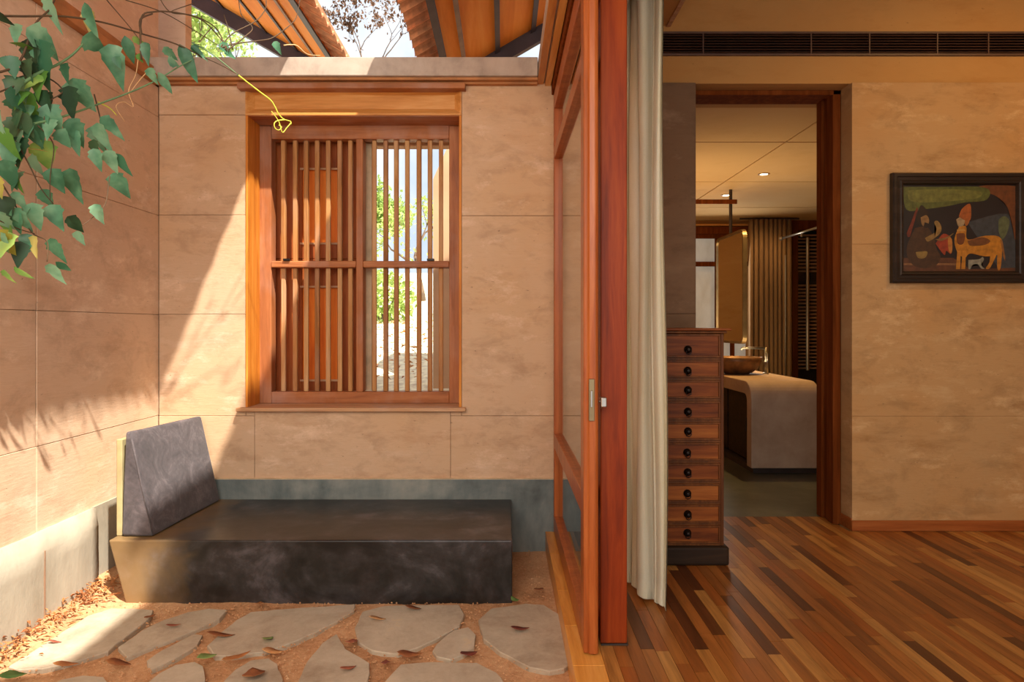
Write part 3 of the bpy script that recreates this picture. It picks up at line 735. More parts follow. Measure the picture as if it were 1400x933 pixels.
# louvred opening right of the drape
lv = thing('louvre_window', (3.6, BY, 0), 'dark louvred screen right of the brown drape, slats lying level', 'louvre')
obj('void_back', box(3.33, 4.45, BY + .12, BY + .14, .0, 2.198), 'grille_void', lv)
fr_ = obj('frame', box((3.28, 3.34, BY - .02, BY + .06, 0, 2.198), (4.1, 4.16, BY - .02, BY + .06, 0, 2.198), (3.34, 4.1, BY - .02, BY + .06, 2.09, 2.198)), 'jamb_wood', lv)
sl0 = None
for k in range(38):
    z = .52 + k * .041
    if 1.50 < z < 1.62: continue
    if sl0 is None:
        sl0 = obj('slat', prism([(-.02, 0), (.0, .008), (.035, -.004), (.015, -.012)], 'X', -.38, .38), 'wood_sill', lv, False, Vector((0, 0, 0))); o = sl0
    else: o = sl0.copy(); COL.objects.link(o)
    o.parent = lv; o.location = Vector((3.72, BY + .02, z)) - W(lv)
obj('pull_rod', tb([(bb_(1102), BY - .04, .5), (bb_(1102), BY - .04, 2.0)], .018, 8), 'steel', lv)
# counter with rounded waterfall end
ct = thing('vanity_counter', (1.92, 5.4, 0), 'plastered vanity counter with rounded waterfall end in the bathroom', 'counter')
CX0, CX1, CY0, CY1, CZ = 1.68, 2.15, 4.62, 6.35, .62
def waterfall():
    o_ = []; i_ = []
    r, t = .13, .09
    o_.append((CY0, .035))
    for k in range(9):
        a = PI - (PI/2) * k / 8; o_.append((CY0 + r + r * math.cos(a), CZ - r + r * math.sin(a)))
    o_.append((CY1, CZ)); 
    i_.append((CY0 + t, .035)); ri = .05
    for k in range(7):
        a = PI - (PI/2) * k / 6; i_.append((CY0 + t + ri + ri * math.cos(a), CZ - t - ri + ri * math.sin(a)))
    i_.append((CY1, CZ - t))
    bm = prism(o_ + list(reversed(i_)), 'X', CX0, CX1)
    return bm
cb = obj('slab', bevel(waterfall(), .006, 2), 'counter', ct)
obj('toe_base', box(CX0 + .02, CX1 - .02, CY0 + .02, CY1 - .1, 0, .04), 'black', ct)
for k in range(3):
    y0 = 4.80 + k * .5
    dd = obj('cupboard_door', bevel(box(CX0 + .06, CX0 + .08, y0, y0 + .47, .05, .52), .003, 1), 'cab_base', ct)
    obj('handle', tb([(CX0 + .05, y0 + .06, .25), (CX0 + .05, y0 + .06, .35)], .005, 6), 'black', dd)
obj('carcass', box(CX0 + .085, CX1 - .01, 4.74, 6.3, .045, .525), 'black', ct)
# basin
bo = thing('wash_basin', (1.85, 5.42, CZ), 'round copper coloured vessel basin standing on the counter', 'basin')
prof = [(.07, 0), (.12, .012), (.165, .05), (.193, .10), (.20, .135), (.194, .135), (.185, .10), (.155, .055), (.11, .022), (.03, .016)]
obj('bowl', lathe(prof, (1.85, 5.42, CZ), 40), 'bowl', bo, True)
tp = thing('basin_tap', (2.085, 5.42, CZ), 'tall chrome tap with long level spout beside the vessel basin', 'tap')
obj('body', tb([(2.085, 5.42, CZ), (2.085, 5.42, CZ + .21)], .012, 10), 'steel', tp, True)
obj('spout', tb([(2.085, 5.42, CZ + .205), (1.90, 5.42, CZ + .205), (1.89, 5.42, CZ + .19)], .009, 8), 'steel', tp, True)
obj('supply_pipe', tb([(2.085, 5.385, CZ), (2.085, 5.385, CZ + .16), (2.085, 5.41, CZ + .17)], .006, 8), 'steel', tp, True)
obj('base_ring', lathe([(.024, 0), (.024, .008), (.014, .012)], (2.085, 5.42, CZ), 16), 'steel', tp)
# hanging mirror
mr = thing('hanging_mirror', (2.0, 6.0, .85), 'mirror with rounded brass frame hung on a rod over the basin', 'mirror')
def rrect(y0, y1, z0, z1, r, n=6):
    p = []
    for cy, cz, a0 in ((y1 - r, z1 - r, 0), (y0 + r, z1 - r, PI/2), (y0 + r, z0 + r, PI), (y1 - r, z0 + r, 1.5*PI)):
        for k in range(n + 1):
            a = a0 + PI/2 * k / n; p.append((cy + r * math.cos(a), cz + r * math.sin(a)))
    return p
MY0, MY1, MZ0, MZ1 = 5.65, 6.38, .85, 1.81
def ringbm(o_, i_, x0, x1):
    bm = bmesh.new(); n = len(o_)
    A, B, Cc, D = [[bm.verts.new((x, p[0], p[1])) for p in q] for q, x in ((o_, x0), (o_, x1), (i_, x0), (i_, x1))]
    for k in range(n):
        j = (k+1) % n
        for a, b in ((A, B), (B, D), (D, Cc), (Cc, A)): bm.faces.new((a[k], a[j], b[j], b[k]))
    bmesh.ops.recalc_face_normals(bm, faces=bm.faces[:]); return bm
obj('frame', ringbm(rrect(MY0, MY1, MZ0, MZ1, .07), rrect(MY0 + .02, MY1 - .02, MZ0 + .02, MZ1 - .02, .05), 1.985, 2.02), 'aged_steel', mr)
obj('mirror_glass', prism(rrect(MY0 + .02, MY1 - .02, MZ0 + .02, MZ1 - .02, .05), 'X', 1.995, 2.0), 'mirror', mr)
obj('rod', tb([(2.0, 6.0, MZ1), (2.0, 6.0, BC)], .014, 8), 'black', mr)
lf = thing('linear_lamp', (1.95, 6.0, 2.06), 'brown linear lamp bar carried by the mirror rod', 'lamp')
obj('bar', bevel(box(1.45, 2.05, 5.975, 5.999 - .014, 2.07, 2.11), .004, 1), 'jamb_wood', lf)
# shower rail
rl = thing('towel_rail', (3.2, 7.0, 1.85), 'thin chrome rail crossing high in front of the louvred screen', 'rail')
a, b = P(1070, 326, 7.2), P(1122, 310, 6.6)
obj('tube', tb([a, b], .012, 8), 'steel', rl, True)
obj('end_cap', tb([a, a + Vector((-.02, .02, -.004))], .02, 8), 'steel', rl)
obj('hanger', tb([P(1096, 318, 6.9) , P(1096, 324, 6.9)], .012, 8), 'steel', rl)
sg = thing('shower_screen', (2.98, 7.2, 0), 'clear glass shower screen edged with a slim metal strip', 'shower screen')
xs_ = (1074 - VX) * 7.2 / FPX
obj('edge_strip', box(xs_ - .003, xs_ + .01, 7.19, 7.21, .01, 1.75), 'aged_steel', sg)
obj('pane', box(xs_ + .01, 4.4, 7.196, 7.204, .01, 1.75), 'glass', sg)
# downlights
for n_, (dx, dy, lb) in enumerate(((2.055, 5.38, 'round recessed downlight in the bathroom ceiling, the nearer one'), (2.04, 6.25, 'round recessed downlight in the bathroom ceiling, the farther one beside the rod'))):
    dl = thing('downlight', (dx, dy, BC - .004), lb, 'ceiling light')
    obj('trim_ring', lathe([(.045, -.004), (.045, 0), (.03, 0), (.03, -.004)], (dx, dy, BC), 20), 'bowl', dl)
    obj('lens', lathe([(.029, -.005), (.029, -.001)], (dx, dy, BC), 20), 'lamp', dl)
    spot('downlight_beam', (dx, dy, BC - .02), (dx, dy, 0), 52, (1, .60, .20), 110)
spot('bath_lamp', (2.7, 7.0, 2.15), (3.0, 7.5, .8), 10, (1, .62, .28), 120)
area('bath_window_light', (2.35, BY - .12, 1.3), (2.0, 4.0, .6), .7, 1.2, 10, (1, .93, .8))
area('bath_glow', (1.5, 5.4, .9), (1.9, 6.0, 2.2), 1.0, 1.6, 15, (1, .72, .38))

# ------------------------------------------------------------------ bench and its back cushion
bn = thing('daybed_bench', (-.75, 3.0, GZ), 'black polished cement bench built along the courtyard back wall', 'bench')
def bench():
    bm = bmesh.new(); zb = -.12; zt_ = .158
    v = [(-1.478, 2.685, zb), (.036, 2.685, zb), (.036, YB - .014, zb), (-1.478, YB - .014, zb), (-1.551, 2.68, zt_), (.036, 2.68, zt_), (.040, YB - .014, zt_), (-1.551, YB - .014, zt_)]
    v = [bm.verts.new(p) for p in v]
    for f in ((0,3,2,1),(4,5,6,7),(0,1,5,4),(1,2,6,5),(2,3,7,6),(3,0,4,7)): bm.faces.new([v[i] for i in f])
    return bevel(bm, .006, 3)
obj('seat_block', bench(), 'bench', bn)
obj('back_board', bevel(box(-1.551, -1.528, 2.735, 3.30, .158, .545), .003, 1), 'board_olive', bn)
cu = thing('back_cushion', (-1.46, 3.0, .158), 'grey velvet wedge cushion leaning at the left end of the black bench', 'cushion')
def wedge():
    bm = bmesh.new(); n = 14; y0, y1 = 2.722, 3.285; z0, z1 = .161, .578
    sect = [(-1.524, z0), (-1.396, z0), (-1.484, z1), (-1.508, z1)]
    v = []
    for y, s in ((y0, 0), (y1, .035)): v.append([bm.verts.new((x + s * (1 if z < .3 else .9), y, z - (.012 if (s and z > .3) else 0))) for x, z in sect])
    bm.faces.new(v[0]); bm.faces.new(list(reversed(v[1])))
    for k in range(4): bm.faces.new((v[0][(k+1) % 4], v[0][k], v[1][k], v[1][(k+1) % 4]))
    bmesh.ops.recalc_face_normals(bm, faces=bm.faces[:])
    bmesh.ops.bevel(bm, geom=bm.edges[:], offset=.012, segments=3, affect='EDGES', profile=.6)
    bmesh.ops.subdivide_edges(bm, edges=[e for e in bm.edges if e.calc_length() > .05], cuts=6, use_grid_fill=True)
    c = Vector((-1.46, 3.0, .35))
    for q in bm.verts:
        f = noise.noise(q.co * 9) * .003
        q.co += (q.co - c).normalized() * f
        if q.co.z < .1615: q.co.z = .1615
    return bm
obj('pad', wedge(), 'velvet', cu, True)
sm = obj('piping', tb([(-1.487, 2.722, .575), (-1.442, 2.722, .36), (-1.399, 2.723, .165)], .0032, 6), 'velvet', cu, True)

# ------------------------------------------------------------------ curtain of the room
cn = thing('linen_curtain', (.5, 2.6, .01), 'cream linen curtain gathered behind the red brown door post', 'curtain')
def curt():
    bm = bmesh.new(); Z = 30; n = 84; rows = []
    pts = []
    for i in range(110):
        u = i / 109; w_ = .021 * math.sin(2*PI*5.5*u + 1.2) * (1 if u > .12 else .6)
        pts.append(Vector((.553 - .115 * u + w_ * .95 + .008 * math.sin(19 * u), 2.37 + .44 * u + w_ * .3 + .012 * math.sin(4*PI*5.5*u), 0)))
    for j in range(Z + 1):
        t = j / Z; row = []
        for i, p in enumerate(pts):
            s = i / len(pts); cx = .5
            k = .90 + .10 * (1 - t) + .06 * math.sin(6 * t + s * 8)
            x = cx + (p.x - cx) * k + .006 * math.sin(t * 7 + s * 14); y_ = p.y + .008 * math.sin(t * 5 + s * 20)
            z = .008 + (2.452 - .008) * t + (.0 if j else .012 * math.sin(s * 17) ** 2)
            row.append(bm.verts.new((x, y_, z)))
        rows.append(row)
    for a, b in zip(rows, rows[1:]):
        for i in range(len(a) - 1): bm.faces.new((a[i], a[i+1], b[i+1], b[i]))
    back = [[bm.verts.new(v.co + Vector((.003, .001, 0))) for v in row] for row in rows]
    for a, b in zip(back, back[1:]):
        for i in range(len(a) - 1): bm.faces.new((a[i+1], a[i], b[i], b[i+1]))
    for a, b in ((rows[0], back[0]), (rows[-1], back[-1])):
        for i in range(len(a) - 1): bm.faces.new((a[i], a[i+1], b[i+1], b[i]))
    return bm
obj('cloth', curt(), 'curtain', cn, True)

# ------------------------------------------------------------------ tall chest of ten drawers
CY = 2.853; SC = CY / FPX
def cX(px): return (px - VX) * SC
def cZ(py): return H - (py - VY) * SC
cx0, cx1 = .618, .924
ch = thing('drawer_chest', (.77, 3.05, 0), 'tall narrow old wooden chest of ten drawers beside the doorway', 'chest of drawers')
zb, ztp = cZ(747), cZ(455)
obj('carcass', bevel(box((cx0, cx0 + .014, CY + .004, 3.30, zb, ztp), (cx1 - .014, cx1, CY + .004, 3.30, zb, ztp), (cx0, cx1, 3.27, 3.30, zb, ztp)), .002, 1), 'cab_frame', ch)
obj('top_board', bevel(box(cx0 - .02, cx1 + .024, CY - .025, 3.32, ztp + .008, ztp + .019), .003), 'cab_wood', ch)
obj('top_moulding', bevel(box(cx0 - .008, cx1 + .01, CY - .01, 3.31, ztp - .004, ztp + .008), .004), 'cab_frame', ch)
obj('base_block', bevel(box(cx0 - .02, cx1 + .018, CY - .015, 3.31, .001, zb), .01, 3), 'cab_base', ch)
rails = [458, 491, 518.5, 547, 576, 604, 632, 660, 688.5, 717, 745]
kn = [478, 507, 533.6, 563, 590, 619, 646, 675, 703.4, 729]
for i in range(10):
    zt_, zb_ = cZ(rails[i] + 1.8), cZ(rails[i+1] - 1.8)
    if i == 0: zt_ = cZ(457)
    obj('rail', box(cx0 + .014, cx1 - .014, CY + .004, CY + .03, zb_ - .0105, zb_ - .0012), 'cab_frame', ch)
    d = obj('drawer', bevel(box(cx0 + .016, cx1 - .016, CY + .002, CY + .30, zb_, zt_), .0015, 1), 'cab_wood', ch)
    e = .008
    obj('moulding', bevel(box((cx0 + .016, cx1 - .016, CY - .004, CY + .002, zt_ - e, zt_), (cx0 + .016, cx1 - .016, CY - .004, CY + .002, zb_, zb_ + e), (cx0 + .016, cx0 + .016 + e, CY - .004, CY + .002, zb_ + e, zt_ - e), (cx1 - .016 - e, cx1 - .016, CY - .004, CY + .002, zb_ + e, zt_ - e)), .0012, 1), 'cab_frame', d)
    kx, kz = cX(940) + R.uniform(-.002, .002), cZ(kn[i])
    obj('knob', lathe([(.0165, 0), (.0165, -.003), (.007, -.005), (.006, -.011), (.012, -.016), (.010, -.022), (.003, -.024)], (kx, CY + .002, kz), 14, 'Y'), 'knob', d, True)
    obj('ring_pull', tb([(kx + .011 * math.sin(2*PI*q/14), CY - .014, kz - .009 - .011 * math.cos(2*PI*q/14)) for q in range(15)], .002, 5), 'knob', d, True)

# ------------------------------------------------------------------ painting
pn = thing('framed_painting', (bX(1310), YB - .02, bZ(388)), 'folk painting in a broad black frame hung on the right wall', 'painting')
px0, px1, pz0, pz1 = bX(1216), bX(1401), bZ(387.5), bZ(238)
def framebm(o_, wd, y0, depths):
    bm = bmesh.new(); rings = []
    for t, y in depths:
        rings.append([bm.verts.new(p) for p in ((o_[0]+t, y0+y, o_[2]+t), (o_[1]-t, y0+y, o_[2]+t), (o_[1]-t, y0+y, o_[3]-t), (o_[0]+t, y0+y, o_[3]-t))])
    for a, b in zip(rings, rings[1:]):
        for k in range(4): bm.faces.new((a[k], a[(k+1) % 4], b[(k+1) % 4], b[k]))
    bmesh.ops.recalc_face_normals(bm, faces=bm.faces[:]); return bm
M['frame_black'] = wood('black_frame', (30, 22, 18), (42, 32, 26), (60, 46, 38), 'X', .35, .3)
YPF = YB - .034
obj('frame', framebm((px0, px1, pz0, pz1), .06, YPF, [(0, .031), (0, .006), (.006, 0), (.018, 0), (.022, .005), (.036, .006), (.042, .001), (.05, .003), (.058, .016), (.058, .022)]), 'frame_black', pn)
cv = obj('canvas', box(px0 + .056, px1 - .056, YPF + .018, YPF + .022, pz0 + .056, pz1 - .056), plain('painting_ground', (30, 26, 28), .35), pn)
def q(x, y): return ((1200 + x / 5.185 - VX) * SW, H - (220 + y / 5.183 - VY) * SW)
layer = [0]
def paint(nm, pts, c, k=0):
    layer[0] += 1
    y = YPF + .0178 - .00004 * layer[0]
    pp = [q(*p) for p in pts]
    pp = [(min(max(x, px0 + .058), px1 - .058), min(max(z, pz0 + .058), pz1 - .058)) for x, z in pp]
    if k:
        sp = spline([Vector((a, b, 0)) for a, b in pp + [pp[0]]], k)[:-1]; pp = [(p.x, p.y) for p in sp]
        pp = [(min(max(x, px0 + .058), px1 - .058), min(max(z, pz0 + .058), pz1 - .058)) for x, z in pp]
    bm = bmesh.new(); f = bm.faces.new([bm.verts.new((x, y, z)) for x, z in pp]); bmesh.ops.triangulate(bm, faces=[f])
    f_ = bm.faces[:]; 
    for ff in f_:
        ff.normal_update()
        if ff.normal.y > 0: ff.normal_flip()
    mt = 'paint_%d_%d_%d' % c
    if mt not in M: M[mt] = plain('pigment', tuple(x * .80 for x in c), .4, 0, .18, 40)
    return obj(nm, bm, mt, cv)
paint('painted_water', [(620,440),(900,380),(960,560),(960,790),(860,790)], (62, 66, 72), 4)
paint('painted_terrace', [(165,690),(520,690),(640,770),(960,760),(960,800),(165,800)], (96, 56, 34))
paint('painted_arch', [(700,185),(960,185),(960,560),(935,450),(900,330),(830,260),(750,225)], (112, 62, 30), 4)
paint('painted_canopy', [(165,190),(400,190),(745,195),(755,280),(600,300),(480,325),(330,345),(190,350)], (92, 98, 44), 5)
paint('painted_canopy', [(200,215),(420,205),(700,220),(690,270),(500,290),(300,300),(210,280)], (116, 116, 54), 5)
paint('painted_step', [(165,728),(540,728),(540,742),(165,742)], (140, 96, 60))
paint('painted_bush', [(840,420),(880,395),(915,430),(900,510),(865,560),(840,500)], (96, 104, 72), 5)
# seated figure in brown
paint('painted_figure_robe', [(250,480),(330,470),(380,540),(400,620),(430,690),(380,755),(260,755),(200,690),(195,600)], (74, 48, 28), 5)
paint('painted_figure_hair', [(262,400),(290,320),(330,350),(345,400),(300,470),(265,450)], (44, 30, 22), 5)
paint('painted_figure_face', [(290,405),(330,390),(350,425),(335,465),(300,460)], (150, 112, 66), 5)
paint('painted_figure_arm', [(320,550),(400,500),(385,440),(410,430),(435,470),(425,520),(345,575)], (150, 116, 62), 4)
paint('painted_figure_shawl', [(395,590),(450,520),(510,560),(505,660),(470,640),(455,670)], (158, 60, 34), 4)
paint('painted_figure_shawl', [(480,540),(510,560),(510,650),(488,640)], (196, 128, 56), 4)
paint('painted_instrument', [(190,520),(262,335),(272,345),(215,540),(200,545)], (120, 48, 28))
paint('painted_lotus', [(255,650),(335,645),(320,690),(270,690)], (150, 120, 62), 4)
# standing orange creature with a crown
paint('painted_creature_body', [(560,470),(610,470),(620,560),(740,535),(840,540),(870,600),(850,660),(750,680),(640,660),(600,690),(548,650),(528,560)], (196, 128, 38), 5)
paint('painted_creature_back', [(620,570),(720,545),(780,570),(740,600),(640,605)], (120, 72, 36), 5)
for a_, b_ in ((548, 572), (585, 608)): paint('painted_creature_leg', [(a_, 640), (b_, 640), (b_ - 4, 770), (a_ - 10, 770)], (200, 132, 42))
paint('painted_creature_leg', [(780,660),(825,660),(800,720),(775,765),(748,765),(775,720)], (200, 132, 42), 3)
paint('painted_creature_leg', [(830,640),(862,640),(852,765),(830,765)], (196, 126, 40), 3)
paint('painted_figure_beard', [(318,440),(345,450),(335,478),(312,470)], (40, 28, 22), 4)
paint('painted_figure_arm', [(390,560),(470,545),(520,515),(505,535),(440,570)], (140, 108, 60), 3)
paint('painted_creature_mane', [(598,400),(634,420),(618,462),(600,455)], (168, 100, 44), 4)
paint('painted_necklace', [(545,490),(600,488),(604,500),(545,503)], (214, 160, 80))
paint('painted_tail', [(850,560),(866,570),(885,680),(885,715),(870,680)], (150, 100, 52))
paint('painted_creature_face', [(540,420),(575,400),(600,420),(590,462),(555,468)], (176, 150, 112), 5)
paint('painted_crown', [(558,400),(580,345),(632,308),(645,350),(640,420),(600,425)], (172, 92, 40), 4)
paint('painted_necklace', [(540,520),(600,520),(590,590),(550,590)], (120, 66, 30), 4)
paint('painted_calf', [(625,705),(700,700),(725,685),(735,705),(715,740),(740,765),(715,765),(690,735),(655,740),(640,768),(625,765)], (150, 146, 130), 3)

# ------------------------------------------------------------------ vine
def leaf_bm(L, wd, seed, lobes=True):
    rr = random.Random(seed); bm = bmesh.new()
    prof = [(0, .0), (.06, .30), (.16, .46), (.24, .40), (.34, .50), (.42, .40), (.55, .34), (.62, .27), (.78, .16), (.88, .09), (1, 0)] if lobes else [(0, 0), (.12, .28), (.3, .45), (.5, .46), (.7, .33), (.86, .16), (1, 0)]
    mid = []; Lf = []; Rt = []
    curl = rr.uniform(.05, .30); fold = rr.uniform(.1, .4)
    for t, h in prof:
        z = -curl * t * t * L
        mid.append(bm.verts.new((0, t * L, z)))
        hw = h * wd
        Lf.append(bm.verts.new((-hw * (1 + rr.uniform(-.12, .12)), t * L - .04 * L * (h > .3), z + hw * fold)))
        Rt.append(bm.verts.new((hw * (1 + rr.uniform(-.12, .12)), t * L - .04 * L * (h > .3), z + hw * fold)))
    for k in range(len(prof) - 1):
        bm.faces.new((mid[k], mid[k+1], Lf[k+1], Lf[k])); bm.faces.new((mid[k+1], mid[k], Rt[k], Rt[k+1]))
    bmesh.ops.remove_doubles(bm, verts=bm.verts[:], dist=1e-6)
    bmesh.ops.dissolve_degenerate(bm, edges=bm.edges[:], dist=1e-6)
    return bm
def V(px, py):                   # where the vine hangs: nearer at the left, reaching towards the window at the right
    return P(px, py, 2.0 + max(-20, px) / 388 * .8)
C1 = lambda x, y: (x / 2.331, y / 2.331)
vn = thing('climbing_vine', (-1.5, 2.1, 2.2), 'green climbing vine hanging from above in front of the left wall', 'vine')
LV = [(170,0,200,110,.42,0),(262,15,268,92,.5,3),(280,15,330,130,.4,0),(140,135,130,272,.72,0),(95,95,228,200,.62,0),(240,100,315,150,.8,0),(340,135,382,272,.45,0),
(0,120,104,150,.4,1),(45,185,66,255,.8,0),(0,245,58,305,1.0,0),(35,305,128,365,.75,0),(108,275,130,340,.6,1),(228,212,236,277,.55,0),(255,262,305,355,.7,0),(245,288,252,388,.6,2),
(165,340,220,435,.65,0),(8,340,46,445,.55,0),(65,390,112,465,.55,0),(28,415,97,525,.45,1),(240,388,290,475,.6,0),(272,386,312,475,.6,0),(335,380,418,455,.42,0),(322,398,362,495,.5,0),
(352,485,376,552,.6,0),(390,498,426,570,.45,0),(345,545,392,628,.6,0),(308,478,332,548,.55,0),(200,528,240,640,.7,0),(155,535,198,615,.7,0),(325,658,352,720,.6,0),(12,518,52,612,.42,1),
(20,605,72,668,.5,0),(118,650,128,732,.6,0),(168,655,224,738,.62,0),(60,668,124,742,.42,0),(12,678,50,740,.8,0),(72,742,74,805,.65,0),(125,755,148,825,.7,3),(172,762,224,840,.5,0),
(240,735,262,780,.7,0),(145,838,178,910,.55,0),(158,832,210,864,.4,0),(3,858,40,906,.6,1),(22,846,92,896,.35,1),(-4,470,38,515,.5,0),(60,500,125,545,.7,0),(98,478,160,484,.42,3),
(380,100,396,178,.4,0),(410,118,456,130,.5,1),(478,148,490,218,.45,0),(508,138,548,182,.45,0),(566,135,628,252,.33,0),(540,200,580,210,.8,0),(490,228,512,280,.6,0),(515,238,553,300,.38,0),
(612,150,672,192,.35,0),(712,162,752,186,.45,0),(-6,185,64,182,.6,2),(232,415,258,495,.6,0),(0,735,52,815,.6,3),(-6,45,62,95,.5,2),(205,425,255,482,.7,0),(384,192,404,232,.7,0),(428,162,444,192,.8,1),(-20,560,12,632,.5,3),
(190,390,180,455,.6,0),(290,440,305,505,.65,2),(150,250,95,282,.5,1),(52,640,20,700,.5,0),(60,230,30,300,.6,0),(90,590,120,650,.6,0),(215,690,262,742,.5,2),(-5,300,30,350,.7,0)]
mats = ['leaf', 'leaf_bright', 'leaf_dark', 'leaf_yellow']
for k in range(34):
    ax = R.uniform(-25, 150) * (1 if k % 2 else .55); ay = R.uniform(20, 800) if ax < 80 else R.uniform(80, 560); ln = R.uniform(55, 110)
    an = R.uniform(-.7, .6); LV.append((ax, ay, ax + ln * math.sin(an), ay + ln * math.cos(an), R.uniform(.5, .8), R.choice((0, 0, 0, 1, 2))))
for i, (ax, ay, bx_, by_, wr_, mk) in enumerate(LV):
    a = V(*C1(ax, ay)); b = V(*C1(bx_, by_)); dd = b - a
    dd.y += R.uniform(-.3, .3) * dd.length
    L = dd.length; yv = dd.normalized(); 
    nv = Vector((R.uniform(-.45, .45), -1, R.uniform(.0, .7))); nv = (nv - yv * nv.dot(yv)).normalized(); xv = yv.cross(nv)
    off = Vector((0, R.uniform(-.05, .05) if i < 68 else R.uniform(-.02, .08), 0))
    L *= 1.1; bm = leaf_bm(L, L * wr_ * 1.08, 100 + i, wr_ > .4)
    mt = Matrix((xv, yv, nv)).transposed()
    for v in bm.verts: v.co = mt @ v.co + a + off
    obj('leaf', bm, mats[mk], vn, True, a + off)
def stem(nm, pts, r, mat, px=C1, k=5):
    sp = spline([V(*px(*p)) for p in pts], k); n = len(sp)
    return obj(nm, tb(sp, [r * (1 - .45 * i / n) for i in range(n)], 6), mat, vn, True)
ID = lambda x, y: (x, y)
stem('stem', [(-20,235),(60,200),(110,80),(165,20),(190,-60)], .004, 'stem')
stem('stem', [(-20,50),(80,52),(200,52),(330,72),(460,110),(560,140),(640,178),(700,205),(760,238)], .0035, 'stem')
stem('stem', [(100,396),(200,372),(330,326),(420,292),(500,255),(575,210),(620,188)], .0038, 'stem_green')
stem('stem', [(60,275),(120,235),(185,205),(230,175),(265,140)], .0055, 'stem_green')
stem('stem', [(-20,300),(60,270),(140,245),(200,290),(150,330),(140,400)], .003, 'stem')
stem('stem', [(120,400),(170,460),(160,560),(160,640)], .0022, 'stem')
stem('stem', [(350,560),(345,600),(330,660),(262,720)], .002, 'stem')
stem('stem', [(300,300),(320,380),(330,440),(345,520)], .0024, 'stem')
stem('stem', [(450,190),(450,60),(490,38),(560,40),(640,62),(700,120),(730,165)], .0035, 'stem')
stem('stem', [(450,110),(448,62),(486,44)], .0045, 'stem')
stem('stem', [(340,0),(400,70),(440,120)], .002, 'stem')
stem('stem', [(400,0),(520,40),(640,110),(720,160)], .002, 'stem')
stem('stem', [(620,10),(560,30),(540,40)], .0018, 'stem')
stem('stem', [(-10,560),(40,640),(100,740),(150,770),(150,835)], .0025, 'stem')
stem('stem', [(50,450),(90,520),(130,600),(170,650)], .0025, 'stem')
stem('stem', [(-10,700),(60,730),(110,745)], .002, 'stem')
stem('tendril', [(440,190),(432,240),(410,290),(425,340),(395,325),(370,340),(398,388)], .0016, 'stem_pale')
stem('tendril', [(478,218),(440,262),(412,300)], .0018, 'stem_pale')
stem('tendril', [(312,325),(350,345),(372,368)], .0022, 'stem_yellow')
stem('stem', [(262,58),(290,74),(326,103)], .003, 'stem_green', ID)
stem('tendril', [(326,103),(340,114),(357,127),(370,137),(376,146),(381,156),(388,163),(397,166),(398,170)], .0032, 'stem_yellow', ID)
stem('tendril', [(390,164),(380,165),(375,169),(376,175),(381,178),(385,174),(381,171)], .0026, 'stem_yellow', ID)
stem('tendril', [(398,168),(392,175),(386,181),(381,166),(371,152)], .0024, 'stem_yellow', ID)
# twigs over the beam
for pts in ([(300,66),(320,60),(352,56),(372,52),(392,38),(405,24),(410,0)], [(388,62),(405,62),(420,74),(438,76)], [(300,66),(318,46),(348,30),(362,14),(364,0)], [(310,70),(298,42),(280,28),(258,20),(232,16),(215,-8)], [(312,68),(335,50),(345,38),(330,20),(326,-5)], [(318,68),(312,40),(306,20)]):
    stem('twig', pts, .0028, 'stem' if pts[0][0] != 388 else 'stem_pale', ID)
for a, b in (((374,57),(386,75)), ((300,60),(322,78)), ((262,62),(278,80))):
    p, q_ = V(*a), V(*b); L = (q_ - p).length; bm = leaf_bm(L, L * .6, 5)
    yv = (q_ - p).normalized(); nv = Vector((.2, -1, .3)); nv = (nv - yv * nv.dot(yv)).normalized(); mt = Matrix((yv.cross(nv), yv, nv)).transposed()
    for v in bm.verts: v.co = mt @ v.co + p
    obj('leaf', bm, 'leaf', vn, True, p)

